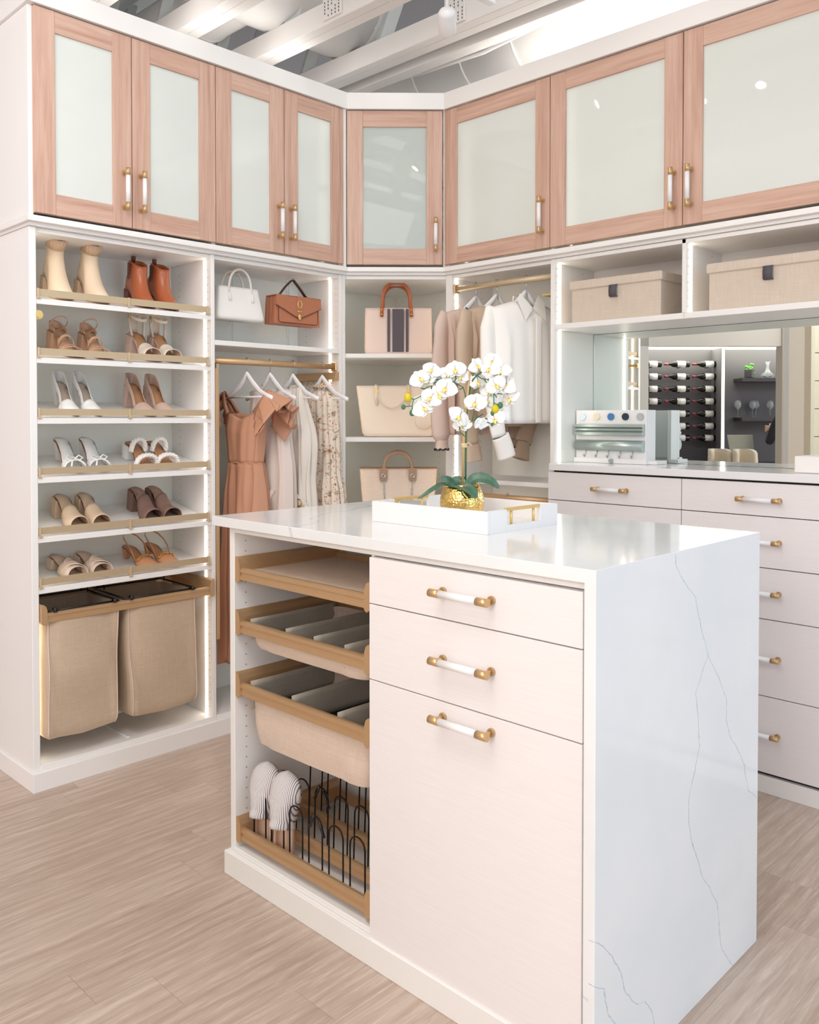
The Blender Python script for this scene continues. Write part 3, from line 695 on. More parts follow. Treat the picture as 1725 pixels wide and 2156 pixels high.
# ------------------------------------------------------------------ tray and orchid
ty = thing('serving_tray', 'white square-cornered tray with gold handles on the island', 'tray', (1.60, .535, ZI), world=True)
x0, x1, y0, y1 = 1.383, 1.819, .375, .692; h0, h1 = ZI+.0001, ZI+.060
MB().box(x0+.0125, x1-.0125, y0+.0125, y1-.0125, h0, h0+.009).build('tray_base', 'white', ty)
MB().box(x0, x1, y0, y0+.012, h0, h1, b=.0012).build('tray_wall', 'white', ty); MB().box(x0, x1, y1-.012, y1, h0, h1, b=.0012).build('tray_wall', 'white', ty)
for xa, xb in ((x0, x0+.012), (x1-.012, x1)):
    ya, yb = .458, .610; zc = h0+.019
    MB().box(xa, xb, y0+.0122, ya, h0, h1).box(xa, xb, yb, y1-.0122, h0, h1).box(xa, xb, ya+.0001, yb-.0001, h0, zc).build('tray_wall', 'white', ty, merge=False)
    m = MB(); xc = (xa+xb)/2
    m.box(xc-.004, xc+.004, ya-.004, yb+.002, h1-.005, h1+.004, b=.0015)
    for yy in (ya+.026, yb-.026): m.tube([(xc, yy, zc), (xc, yy, h1-.003)], .0038, 12)
    m.build('tray_handle', 'goldpaint', ty)
PX, PY, PZ = 1.597, .533, ZI+.010
def plantmats():
    m = mat('gold_hammer', (242, 208, 128), .16, 1); vv = nd(m, 'ShaderNodeTexVoronoi', feature='SMOOTH_F1'); vv.inputs['Scale'].default_value = 165; lk(m, coords(m, (1, 1, 1)), vv.inputs['Vector'])
    bump(m, vv.outputs['Distance'], .7, .003)
    m = mat('leaf', (62, 104, 78), .35); f = tnoise(m, coords(m, (30, 30, 30)), 1); base(m, ramp(m, f, [(.3, (44, 86, 62)), (.7, (96, 132, 108))]))
    mat('petal', (250, 249, 247), .55, **{'Subsurface_Weight': .0}); mat('petal_yellow', (244, 226, 150), .5); mat('throat', (240, 170, 40), .5); mat('stemgreen', (62, 116, 78), .45)
    mat('bamboo', (206, 172, 116), .5); mat('twine', (238, 214, 170), .8); mat('budyellow', (214, 194, 24), .4); mat('budgreen', (66, 120, 84), .45); mat('moss', (60, 76, 40), .95)
plantmats()
ob = thing('potted_orchid', 'white artificial orchid in a hammered gold pot on the tray', 'potted plant', (PX, PY, PZ))
ob.rotation_euler = (0, 0, YAW*-1+0)   # local x runs across the view of the photograph, y away
prof = [(0, .0), (.046, .0), (.052, .004), (.060, .022), (.0645, .045), (.063, .066), (.056, .088), (.0500, .098), (.0475, .098), (.050, .086), (.048, .075)]
pot = MB().lathe(prof, 48)
pot.v = [(x, y, z+(.006*math.sin(3*math.atan2(y, x)) if z > .08 else 0)) for x, y, z in pot.v]
pot.build('pot', 'gold_hammer', ob); MB().lathe([(0, .078), (.049, .078)], 24).build('moss', 'moss', ob)
def oleaf(pts, w, bend=(0, 0, 1), fold=.2):
    pts = [Vector(p) for p in pts]; k = len(pts)
    def bez(t):
        q_ = t*(k-1); i = min(int(q_), k-2); f = q_-i
        P = [pts[max(i-1, 0)], pts[i], pts[i+1], pts[min(i+2, k-1)]]
        return .5*((2*P[1])+(-P[0]+P[2])*f+(2*P[0]-5*P[1]+4*P[2]-P[3])*f*f+(-P[0]+3*P[1]-3*P[2]+P[3])*f**3)
    def fn(u, v):
        c = bez(u); d = (bez(min(1, u+.02))-bez(max(0, u-.02))).normalized(); s_ = d.cross(Vector(bend)).normalized(); n = s_.cross(d)
        ww = w*(math.sin(PI*min(1, .12+.88*u)**1.0)**.7 if u < 1 else 0)*(1 if u < .98 else .3)
        q_ = (2*v-1); return c+s_*ww*q_/2+n*abs(q_)*ww*fold
    MB().grid(fn, 20, 9).build('leaf', 'leaf', ob, solid=.0012)
oleaf([(-.02, -.01, .095), (-.012, -.045, .10), (.02, -.066, .088), (.034, -.072, .066)], .056, (0, -.3, 1), .1)
oleaf([(.01, .0, .09), (.03, .0, .112), (.055, -.005, .118), (.085, -.01, .108), (.106, -.01, .090)], .034, (0, -.8, .6))
oleaf([(-.01, .0, .09), (-.03, .0, .104), (-.045, -.01, .116), (-.062, -.015, .123)], .026, (0, -1, .3))
oleaf([(-.02, .01, .09), (-.055, .01, .100), (-.085, .0, .086), (-.11, -.01, .070), (-.130, -.015, .060)], .016, (0, -.6, .8))
oleaf([(0, .02, .09), (-.01, .04, .11), (.0, .05, .116), (.02, .06, .108)], .03, (0, 0, 1))
MB().tube([(.001, .0, .08), (.006, .002, .291), (.013, .0, .333), (.022, -.004, .434)], [.0035, .0038, .0036, .003], 10).tube([(.0055, .002, .286), (.006, .002, .292)], .0046, 10).build('stake', 'bamboo', ob)
for z, x in ((.327, .014), (.214, .006)):
    MB().tube([(x, .0, z-.006), (x, .0, z+.006)], .0085, 10).tube([(x, -.008, z+.002), (x+.012, -.012, z+.008), (x+.022, -.012, z)], .0013, 6).tube([(x, -.008, z), (x-.009, -.01, z+.004)], .0013, 6).build('twine_tie', 'twine', ob)
ST = [[(.010, .004, .08), (.012, .004, .263), (.015, .004, .326), (.024, .004, .387), (.030, .0, .403), (.041, -.004, .417), (.073, -.010, .437)],
      [(.012, .004, .30), (.009, .004, .361), (.003, .002, .382), (-.024, -.004, .398), (-.043, -.010, .401), (-.068, -.014, .403), (-.089, -.018, .388), (-.110, -.02, .377), (-.120, -.02, .356), (-.141, -.022, .346), (-.145, -.022, .328), (-.168, -.022, .326)],
      [(-.068, -.014, .403), (-.072, -.010, .405), (-.088, -.012, .400)], [(-.089, -.018, .390), (-.089, -.022, .366)], [(-.110, -.02, .377), (-.120, -.018, .379)],
      [(-.024, -.004, .398), (-.018, .0, .408), (-.021, .004, .42)], [(-.119, -.02, .360), (-.112, -.02, .346), (-.113, -.02, .340)], [(-.145, -.022, .33), (-.145, -.022, .312)], [(-.14, -.022, .347), (-.155, -.022, .352)],
      [(.003, .002, .381), (-.008, .0, .376)], [(.016, .004, .35), (.03, .0, .368), (.048, -.006, .380)],
      [(.041, -.004, .417), (.055, -.012, .407), (.072, -.016, .404), (.080, -.02, .385), (.089, -.02, .365), (.090, -.02, .337), (.103, -.02, .330)], [(.072, -.016, .405), (.100, -.018, .406)], [(.089, -.02, .365), (.115, -.02, .362)], [(.09, -.02, .34), (.087, -.02, .31)], [(.06, -.01, .408), (.078, -.012, .386)], [(.09, -.02, .365), (.098, -.02, .352)],
      [(.012, .004, .25), (.024, .0, .282), (.045, -.008, .294), (.072, -.012, .292)], [(.028, -.002, .286), (.036, -.004, .314)], [(.038, -.006, .292), (.06, -.01, .305)], [(.05, -.008, .292), (.066, -.012, .283), (.085, -.014, .277), (.092, -.014, .281)], [(.008, .0, .24), (-.006, -.006, .252), (-.009, -.008, .272)]]
for i, pts in enumerate(ST): MB().tube(pts, .0026 if i == 0 else .0016, 8).build('stem', 'stemgreen', ob)
for (x, z, r, mm) in ((-.157, .352, .0125, 'budyellow'), (-.170, .325, .0072, 'budgreen'), (-.145, .308, .009, 'budgreen'), (.094, .319, .0125, 'budyellow'), (.108, .330, .009, 'budgreen'), (.086, .307, .0068, 'budgreen'), (.084, .275, .005, 'budgreen'), (.093, .281, .006, 'budgreen')):
    MB().ell((x, -.02, z), (r*.9, r*.9, r*1.08), 14, 10).build('bud', mm, ob)
def flower(mirror=1):
    m = MB()
    # petals in the local xz plane, facing -y
    def petal(ang, L, W_, cup, ruff):
        ca, sa = math.cos(ang), math.sin(ang)
        def fn(u, v):
            w_ = W_*(math.sin(PI*min(1, u**.75))**.65 if 0 < u < 1 else 0)+.0006
            q_ = 2*v-1; x = u*L; y = q_*w_/2; d = -cup*u*u*L+ruff*math.sin(u*7+q_*5)*.0016-abs(q_)*w_*.10
            return (ca*x-sa*y, d, sa*x+ca*y)
        m.grid(fn, 11, 9)
    petal(PI/2, .029, .026, -.1, 1)
    petal(PI/2+2.45, .026, .020, .1, .5); petal(PI/2-2.45, .026, .020, .1, .5)
    o = m.build('flower', 'petal', None, solid=.0005); m2 = MB()
    m = m2; petal(.18, .034, .038, -.25, 1); petal(PI-.18, .034, .038, -.25, 1)
    m2.v = [(x, y-.003, z) for x, y, z in m2.v]; s2 = m2.build('petal', 'petal', o, solid=.0005)
    MB().tube([(0, 0, 0), (0, -.006, -.003), (0, -.012, -.010), (0, -.009, -.016)], [.003, .0045, .004, .001], 8).ell((-.005, -.006, -.004), (.003, .004, .005), 8, 6).ell((.005, -.006, -.004), (.003, .004, .005), 8, 6).build('lip', 'petal_yellow', o)
    MB().ell((0, -.009, .0), (.0022, .003, .0025), 8, 6).build('column', 'throat', o)
    return o
f0 = flower(); firstf = True
FL = [(-.089, .430, -.01, .9, .3), (-.122, .405, -.02, 1.0, -.3), (-.100, .398, -.005, .9, .6), (-.020, .432, .0, 1.0, .2), (-.045, .418, .012, .9, -.4), (-.004, .412, .01, .95, .3), (-.048, .378, -.03, 1.05, .4), (-.070, .360, -.028, 1.0, -.2), (-.092, .350, -.03, 1.0, .5), (-.112, .320, -.03, 1.05, -.3), (-.128, .338, -.005, .85, .2), (-.06, .40, .018, 1.0, .2),
      (.040, .444, .0, .85, -.6), (.088, .456, .005, .95, .3), (.078, .432, -.012, .95, .4), (.044, .398, .012, .9, -.3), (.112, .424, -.01, 1.0, .6), (.096, .388, -.018, 1.0, .4), (.126, .388, -.008, 1.05, .8), (.138, .348, -.004, 1.0, .9), (.080, .37, .02, .9, .1),
      (.036, .336, -.016, 1.05, .2), (.072, .342, .012, 1.0, .2), (.094, .290, -.01, 1.0, .4), (.112, .298, .006, .9, -.2), (-.012, .296, -.012, 1.1, -.5), (.052, .276, -.015, .8, 2.6), (.0, .272, .006, .9, .3)]
for i, (x, z, y, s_, a) in enumerate(FL):
    o = f0 if i == 0 else copy_tree(f0)
    o.parent = ob; o.location = (x, y-.006, z); o.scale = (s_,)*3; rr = random.Random(i*3+1)
    o.rotation_euler = (rr.uniform(-.5, .15), rr.uniform(-.7, .7), -a*.9+rr.uniform(-.25, .25))
# ------------------------------------------------------------------ shoes
for nm, c, r in (('boot_suede', (238, 214, 186), .75), ('boot_knit', (216, 184, 154), .85), ('boot_sole', (214, 182, 152), .6), ('cognac', (178, 98, 60), .32), ('cognac_dark', (112, 58, 40), .45), ('tan_leather', (214, 170, 138), .45), ('cream_leather', (236, 222, 206), .5), ('tan_insole', (196, 146, 104), .6), ('white_leather', (247, 245, 243), .4),
                 ('grey_insole', (190, 172, 154), .6), ('nude_leather', (214, 184, 168), .45), ('brown_sole', (150, 96, 60), .6), ('nude_mule', (222, 196, 168), .55), ('taupe', (138, 108, 96), .65), ('taupe_insole', (176, 144, 128), .6), ('sand_mule', (226, 204, 184), .7), ('camel', (208, 150, 112), .45), ('camel_insole', (198, 144, 108), .55), ('red_sole', (150, 40, 44), .4), ('woven', (248, 245, 240), .7)):
    mat(nm, c, r)
def bedz(t, hh, p):  # height of the footbed along the shoe
    if t < .16: s_ = 1-.04*t/.16
    elif t > .70: s_ = 0
    else: s_ = .96*(.5+.5*math.cos(PI*(t-.16)/.54))
    return p+hh*s_+(.004*((t-.85)/.15)**2 if t > .85 else 0)
class Shoe:
    def __init__(s, name, label, cat, L=.235, W=.082, hh=.075, p=.006, out=OUT, soleth=.006, sole='brown_sole', insole='tan_insole', heel=None, group=None):
        s.L, s.W, s.hh, s.p, s.out = L, W, hh, p, out
        s.t = thing(name, label, cat, group=group)
        N = 30; ring = [(k/N, 1) for k in range(N+1)]+[(k/N, -1) for k in range(N-1, 0, -1)]
        O = s.O
        MB().rings([[(s.X(q), sg*O(q)*.97, bedz(q, hh, p)-soleth) for q, sg in ring], [(s.X(q), sg*O(q), bedz(q, hh, p)) for q, sg in ring]]).build('sole', sole, s.t)
        MB().rings([[(s.X(q), sg*O(q)*.93, bedz(q, hh, p)+.0005) for q, sg in ring], [(s.X(q), sg*O(q)*.90, bedz(q, hh, p)+.0025) for q, sg in ring]]).build('insole', insole, s.t)
        if heel:
            m_, kind, w0, w1 = heel
            e = {'block': (.005, .26, .01, .24), 'flare': (.0, .24, -.01, .26), 'slim': (.01, .20, .05, .13), 'cone': (.01, .24, .05, .17)}[kind]
            H = MB(); rg = []
            for k in range(6):
                v = k/5; xa, xb = s.X(e[0]+(e[2]-e[0])*v), s.X(e[1]+(e[3]-e[1])*v); ww = (w0+(w1-w0)*v)*s.W/2
                z = lambda q: (bedz(q, hh, p)-soleth*.5)*(1-v)
                xs = [(xa, -.6), (xa+(xb-xa)*.12, -.92), (xa+(xb-xa)*.4, -1), (xb, -1), (xb, 1), (xa+(xb-xa)*.4, 1), (xa+(xb-xa)*.12, .92), (xa, .6)]
                rg.append([(x, y*ww, (bedz(max(0, (x+s.L*.5)/s.L), hh, p)-soleth*.5)*(1-v)) for x, y in xs])
            H.rings(rg, smooth=False).build('heel', m_, s.t, bev=.002)
    def X(s, t): return -s.L*.5+s.L*t
    def O(s, t): return interp(s.out, max(0, min(1, t)))*s.W/2
    def B(s, t): return bedz(t, s.hh, s.p)
    def band(s, t0, t1, h, m_, name='strap', sk=0, th=.0025, n=6, bow=0, tw=None):
        def fn(u, v):
            q = t0+(t1-t0)*u; a = PI*v; qq = q+sk*(v-.5)+bow*math.sin(a)
            return (s.X(qq), (s.O(q)*1.04+.001)*math.cos(a), s.B(q)-.003+h*math.sin(a)**.7)
        return MB().grid(fn, n, 19).build(name, m_, s.t, solid=th)
    def upper(s, m_, heelh=.052, side=.020, vt=.60, vh=.040, lining='tan_insole'):
        # closed pump: heel counter, low sides, rounded vamp
        def wall(sg):
            def fn(u, v):
                q = u*vt*1.04; h = interp([(0, heelh), (.15, heelh*.94), (.4, side*1.15), (.75, side), (1, side*1.15)], u)
                return (s.X(q)-.006*v*(1-u)**3, sg*(s.O(q)*(1.03-.20*v*min(1, u*1.3))+.001), s.B(q)-.004+h*v)
            return fn
        MB().grid(wall(1), 22, 5).grid(wall(-1), 22, 5).build('upper', m_, s.t, solid=.002)
        def vamp(u, v):
            q = vt+(1-vt)*u; a = PI*v; hh_ = vh*(1-.62*u**1.3)*(1 if u < .97 else .6)
            return (s.X(q-(.07*(1-math.sin(a))**1.5)*(1-u)*1.0), (s.O(q)*1.05+.001)*math.cos(a), s.B(q)-.004+(hh_*math.sin(a)**.8))
        MB().grid(vamp, 14, 19).build('vamp', m_, s.t, solid=.002)
def rg_boot(sh, levels, n=36):
    # levels: (z, back x, front x, half width, follow-footbed 0..1, power)
    out = []
    for z, xb, xf, hw, fo, pw in levels:
        r = []
        for k in range(n):
            a = 2*PI*k/n; c, s_ = math.cos(a), math.sin(a)
            x = (xb+xf)/2+(xf-xb)/2*math.copysign(abs(c)**pw, c); t = (x+sh.L*.5)/sh.L
            w_ = hw*abs(s_)**pw
            if fo > .2: w_ = min(w_, (sh.O(t)*1.06+.001)*1.0) if 0 <= t <= 1 else .002
            r.append((x, math.copysign(w_, s_), z+fo*(bedz(max(0, min(1, t)), sh.hh, 0))))
        out.append(r)
    return out
def sock_boot(label):
    s = Shoe('ankle_boot', label, 'boot', .245, .088, .070, .012, sole='boot_sole', insole='boot_sole', heel=('boot_sole', 'flare', .80, .86), soleth=.012, group='pair of cream sock boots')
    lv = [(.012, -.120, .122, .044, 1, .8), (.030, -.122, .118, .043, 1, .8), (.048, -.120, .085, .040, .95, .85), (.066, -.116, .048, .037, .85, .9), (.088, -.108, .020, .034, .75, 1), (.115, -.096, -.006, .032, .62, 1), (.145, -.090, -.016, .030, .5, 1), (.175, -.092, -.014, .032, .42, 1)]
    MB().rings(rg_boot(s, lv), (False, False)).build('boot_body', 'boot_suede', s.t, solid=.003)
    lv = [(.166, -.0935, -.013, .0335, .44, 1), (.19, -.100, -.004, .038, .4, 1), (.214, -.110, .010, .044, .38, 1)]
    rr = rg_boot(s, lv, 96); rr = [[(x+(.0014*math.cos(i*PI/2) if k else 0), y*(1+(.02*math.cos(i*PI/2) if k else 0)), z) for i, (x, y, z) in enumerate(r)] for k, r in enumerate(rr)]
    MB().rings(rr, (False, False)).build('knit_cuff', 'boot_knit', s.t, solid=.004); return s.t
def chelsea(label):
    s = Shoe('ankle_boot', label, 'boot', .240, .082, .055, .008, sole='cognac_dark', insole='cognac_dark', heel=('cognac_dark', 'block', .74, .66), soleth=.008, group='pair of brown ankle boots')
    lv = [(.008, -.118, .118, .041, 1, .8), (.026, -.119, .112, .040, 1, .8), (.044, -.117, .080, .038, .95, .85), (.064, -.112, .050, .036, .85, .9), (.088, -.104, .030, .034, .75, 1), (.115, -.098, .016, .034, .62, 1), (.140, -.096, .010, .034, .5, 1), (.158, -.098, .010, .035, .44, 1)]
    b_ = MB().rings(rg_boot(s, lv), (False, False)).build('boot_body', 'cognac', s.t, solid=.003)
    MB().strap([(-.100, 0, .172), (-.104, 0, .198), (-.099, 0, .206), (-.095, 0, .196), (-.095, 0, .172)], .016, .002, (0, 1, 0)).build('pull_tab', 'cognac_dark', s.t)
    for sg in (1, -1): MB().grid(lambda u, v: (-.052+.026*(u-.5)*(.5+v*.7), sg*(.0365+.0), .085+.02*(1-v)+.088*v), 5, 8).build('elastic_gore', 'cognac_dark', s.t, solid=.001)
    return s.t
def strappy(label):
    s = Shoe('heeled_sandal', label, 'sandal', .232, .080, .075, .008, OUTSQ, .007, 'tan_leather', 'tan_leather', ('tan_leather', 'block', .78, .74), group='pair of tan strappy sandals')
    s.band(.50, .54, .050, 'tan_leather'); s.band(.66, .685, .036, 'tan_leather', sk=.10); s.band(.74, .765, .032, 'tan_leather', sk=-.10)
    z = s.B(.1)
    MB().strap([(s.X(.20)+.022*math.sin(a*PI/12), .034*math.cos(a*PI/12), z+.030+.030*math.sin(a*PI/12)) for a in range(25)], .006, .002, (.7, 0, -.7)).build('ankle_strap', 'tan_leather', s.t)
    MB().grid(lambda u, v: (s.X(.30*abs(2*u-1)**1.2)-.002*v, (1 if u < .5 else -1)*(s.O(.30*abs(2*u-1)**1.2)+.001) if abs(2*u-1) > .03 else 0, s.B(.1)-.003+(.040-.028*abs(2*u-1))*v), 21, 4).build('heel_counter', 'tan_leather', s.t, solid=.002); return s.t
def anklestrap(label):
    s = Shoe('heeled_sandal', label, 'sandal', .235, .084, .080, .012, OUT, .012, 'nude_leather', 'tan_insole', ('nude_leather', 'block', .78, .70), group='pair of cream ankle strap sandals')
    s.band(.56, .84, .044, 'cream_leather', 'vamp', n=10, bow=-.03); z = s.B(.1)
    MB().strap([(s.X(.13)+.016-.036*math.cos(a*PI/8), .034*math.sin(a*PI/8), z+.074+.010*math.cos(a*PI/8)) for a in range(17)], .012, .002, (0, 0, 1)).build('ankle_strap', 'cream_leather', s.t)
    for sg in (1, -1): MB().strap([(s.X(.24), sg*(s.O(.24)+.001), s.B(.24)-.002), (s.X(.18), sg*.034, z+.03), (s.X(.12), sg*.034, z+.062), (s.X(.10), sg*.033, z+.08)], [.022, .014, .012, .012], .002, (1, 0, 0)).build('side_strap', 'cream_leather', s.t)
    MB().grid(lambda u, v: (s.X(.10*abs(2*u-1)**1.5)-.003+.0*v, (1 if u < .5 else -1)*(s.O(.10*abs(2*u-1)**1.5)*(1-.2*v)) if abs(2*u-1) > .03 else 0, s.B(.02)-.003+.090*v*(1-.12*abs(2*u-1))), 17, 5).build('heel_counter', 'cream_leather', s.t, solid=.002)
    MB().box(s.X(.13)-.006, s.X(.13)+.006, -.037, -.034, z+.066, z+.082, b=.001).build('buckle', 'gold', s.t); return s.t
def pump(label, mm, ins, heel, grp):
    s = Shoe('pump', label, 'shoe', .235, .078, .092, .004, OUTPT if heel[1] == 'slim' else OUT, .005, 'brown_sole', ins, heel, group=grp); s.upper(mm, vt=.62 if heel[1] != 'slim' else .58); return s.t
def mule(name, label, grp, m_, ins, heel, hh=.075, p=.006, out=OUT, t=(.46, .86), h=.046, L=.232, bow=-.02, W=.084, sole='brown_sole'):
    s = Shoe(name, label, 'mule', L, W, hh, p, out, .007, m_ if sole is None else sole, ins, heel, group=grp); s.band(t[0], t[1], h, m_, 'vamp', n=12, bow=bow); return s
def braid(s, t, h):
    for ph in (0, 2*PI/3, 4*PI/3):
        pts = []
        for k in range(49):
            v = k/48; a = PI*v; w_ = 9*PI*v*.66+ph; off = .006*math.sin(w_); up_ = .004*math.cos(w_)
            pts.append((s.X(t)+off*1.3, (s.O(t)*1.04+.004+up_)*math.cos(a), s.B(t)+(h+up_)*math.sin(a)**.75))
        MB().tube(pts, .0062, 8).build('braid_strand', 'woven', s.t)
TILT = math.atan(.07/.327)
def on_shelf(o, y, z, rise=.07, xt=-.05, rz=0, L=.235):
    tl = math.atan(rise/.327); cx = xt-L*.5*math.cos(tl)
    o.location = (cx, y, z+(-.0205-cx)*rise/.327+.0012); o.rotation_euler = (0, tl, rz); return o
def pair(o, spots, labels, z, rise=.07, L=.235, xt=-.05):
    for i, ((y, rz), lb) in enumerate(zip(spots, labels)):
        q = o if i == 0 else copy_tree(o)
        q['label'] = lb; on_shelf(q, y, z, rise, xt, rz, L)
l2 = lambda s, where: [s+', left one of the pair '+where, s+', right one of the pair '+where]
def lr(a, w_): return (a+', left one '+w_, a+', right one '+w_)
A = lr('cream sock ankle boot with knit cuff', 'of its pair'); pair(sock_boot(A[0]), [(.118, -.12), (.262, -.06)], A, SH[0][0], L=.245, xt=-.045)
A = lr('glossy brown ankle boot with pull tab', 'of its pair'); pair(chelsea(A[0]), [(.474, -.10), (.578, -.02)], A, SH[0][0], L=.24, xt=-.05)
A = lr('tan strappy block heel sandal', 'of its pair'); pair(strappy(A[0]), [(.148, .05), (.272, .0)], A, SH[1][0])
A = lr('cream sandal with ankle strap and block heel', 'of its pair'); pair(anklestrap(A[0]), [(.490, .05), (.588, .0)], A, SH[1][0])
A = lr('white pointed pump with slim heel', 'of its pair'); pair(pump(A[0], 'white_leather', 'grey_insole', ('white_leather', 'slim', .5, .12), 'pair of white pumps'), [(.150, -.02), (.238, .04)], A, SH[2][0])
A = lr('nude pump with block heel', 'of its pair'); pair(pump(A[0], 'nude_leather', 'tan_insole', ('nude_leather', 'cone', .66, .56), 'pair of nude pumps'), [(.468, .0), (.560, .0)], A, SH[2][0])
A = lr('white mule with a bow', 'of its pair'); s = mule('bow_mule', A[0], 'pair of white bow mules', 'white_leather', 'white_leather', ('white_leather', 'slim', .5, .14), .085, t=(.62, .80), h=.038)
for sg in (1, -1):
    MB().tube([(s.X(.70), .004*sg, s.B(.7)+.036), (s.X(.66), .022*sg, s.B(.7)+.048), (s.X(.72), .034*sg, s.B(.7)+.040), (s.X(.76), .018*sg, s.B(.7)+.034), (s.X(.71), .004*sg, s.B(.7)+.036)], .0034, 8, flat=.6).tube([(s.X(.71), .003*sg, s.B(.7)+.036), (s.X(.82), .020*sg, s.B(.7)+.030), (s.X(.90), .030*sg, s.B(.7)+.018)], .003, 8, flat=.6).build('bow_loop', 'white_leather', s.t)
pair(s.t, [(.158, .02), (.262, .0)], A, SH[3][0])
A = lr('white braided sandal with block heel', 'of its pair'); s = Shoe('braided_sandal', A[0], 'sandal', .228, .086, .062, .006, OUTSQ, .007, 'brown_sole', 'camel_insole', ('white_leather', 'block', .8, .74), group='pair of white braided sandals')
braid(s, .38, .056); braid(s, .72, .042); pair(s.t, [(.474, .04), (.572, .02)], A, SH[3][0])
A = lr('beige mule with a wide band', 'of its pair'); pair(mule('block_mule', A[0], 'pair of beige mules', 'nude_mule', 'nude_mule', ('nude_mule', 'block', .78, .7), .078, t=(.50, .90), h=.046).t, [(.160, .03), (.255, .0)], A, SH[4][0])
A = lr('taupe brown mule with a wide band', 'of its pair'); pair(mule('block_mule', A[0], 'pair of taupe mules', 'taupe', 'taupe_insole', ('taupe', 'block', .78, .7), .088, t=(.44, .88), h=.048, out=OUTSQ).t, [(.490, .0), (.574, .04)], A, SH[4][0])
A = lr('sand coloured low mule with knotted band', 'of its pair'); s = mule('knot_mule', A[0], 'pair of sand knotted mules', 'sand_mule', 'sand_mule', ('sand_mule', 'block', .8, .78), .045, p=.005, t=(.54, .86), h=.044)
s.band(.50, .70, .049, 'sand_mule', 'knot_band', sk=.22); s.band(.58, .78, .051, 'sand_mule', 'knot_band', sk=-.22); pair(s.t, [(.150, .10), (.258, .05)], A, SH[5][0], SH[5][1])
A = lr('camel slingback with gold chain', 'of its pair'); s = Shoe('slingback_shoe', A[0], 'shoe', .235, .080, .050, .004, OUT, .005, 'brown_sole', 'camel_insole', ('camel', 'slim', .5, .2), group='pair of camel slingbacks')
def vamp_(u, v):
    q = .58+.42*u; a = PI*v
    return (s.X(q), (s.O(q)*1.05+.001)*math.cos(a), s.B(q)-.003+.036*(1-.55*u**1.4)*math.sin(a)**.8)
MB().grid(vamp_, 14, 19).build('vamp', 'camel', s.t, solid=.002)
MB().strap([(s.X(.58)-.0, .036, s.B(.58)+.01), (s.X(.44), .039, .062), (s.X(.30), .040, .084), (s.X(.16), .034, .100), (s.X(.07), .020, .109), (s.X(.04), .0, .112), (s.X(.07), -.020, .109), (s.X(.16), -.034, .100), (s.X(.30), -.040, .084), (s.X(.44), -.039, .062), (s.X(.58), -.036, s.B(.58)+.01)], .006, .002, (0, 0, 1)).build('sling_strap', 'camel', s.t)
ch = MB()
for k in range(7):
    v = .15+.7*k/6; a = PI*v; c_ = (s.X(.66), s.O(.66)*1.08*math.cos(a), s.B(.66)+.036*math.sin(a)**.8+.004)
    ch.tube([(c_[0]+.006*math.sin(b_*PI/6)*(1 if k % 2 else .7), c_[1]+.0085*math.cos(b_*PI/6)*math.sin(a), c_[2]+.0085*math.cos(b_*PI/6)*math.cos(a)*-.8+.002) for b_ in range(12)], .0020, 8, closed=True)
ch.build('gold_chain', 'gold', s.t, kind='stuff'); pair(s.t, [(.468, .12), (.568, .08)], A, SH[5][0], SH[5][1])
# ------------------------------------------------------------------ handbags (local x = width, front = -y)
for nm, c, r in (('bag_white', (246, 242, 237), .45), ('bag_white_edge', (238, 226, 212), .5), ('bag_cognac', (184, 118, 86), .42), ('bag_edge', (84, 50, 44), .5), ('bag_handle', (176, 96, 52), .45), ('bag_pink', (232, 208, 194), .6), ('bag_stripe', (88, 82, 88), .7), ('bag_cream', (240, 224, 206), .5), ('bag_trim', (176, 140, 114), .55)):
    mat(nm, c, r)
m = mat('acrylic', (245, 248, 248), .03); bsdf(m).inputs['Transmission Weight'].default_value = 1; bsdf(m).inputs['IOR'].default_value = 1.3
def bagbody(t, name, m_, w0, w1, d0, d1, h, e=.35, n=64, nz=14, belly=0, z0=0, openr=True, label=None):
    def fn(u, v):
        a = 2*PI*u; c, s_ = math.cos(a), math.sin(a)
        px = math.copysign(abs(c)**e, c); py = math.copysign(abs(s_)**e, s_)
        rb = 1-.06*(1-min(1, v/.10))**2
        return ((w0+(w1-w0)*v)/2*px*rb, (d0+(d1-d0)*v)/2*py*rb*(1+belly*math.sin(PI*v)), z0+h*v)
    MB().grid(fn, n, nz, cu=True).rings([[fn(i/n, 0) for i in range(n)]], (True, False)).build(name, m_, t, solid=.003, label=label)
    return fn
def arch(x0, x1, z0, zt, y, k=15, p=.55):
    return [((x0+x1)/2-(x1-x0)/2*math.cos(PI*i/(k-1)), y, z0+(zt-z0)*math.sin(PI*i/(k-1))**p) for i in range(k)]
def stand_(label, x, y, z, h):
    t = thing('bag_stand', label, 'display stand', (x, y, z), (0, 0, PI/2), group='clear acrylic bag stands')
    MB().box(-.05, .05, -.05, .05, 0, .004, b=.001).build('stand_base', 'acrylic', t)
    MB().box(-.008, .008, .045, .050, .004, h, b=.001).tube([(0, .047, h), (0, .02, h+.004), (0, -.004, h-.002), (0, -.006, h+.006)], .003, 8).build('stand_post', 'acrylic', t); return t
stand_('clear acrylic stand holding the white handbag', -.13, .945, 1.745, .33); stand_('clear acrylic stand holding the brown handbag', -.13, 1.275, 1.745, .34)
b = thing('handbag', 'small white structured handbag with two round handles', 'handbag', (-.13, .942, 1.852), (0, 0, PI/2), group='handbags on acrylic stands')
bagbody(b, 'bag_body', 'bag_white', .262, .212, .105, .05, .150, .30)
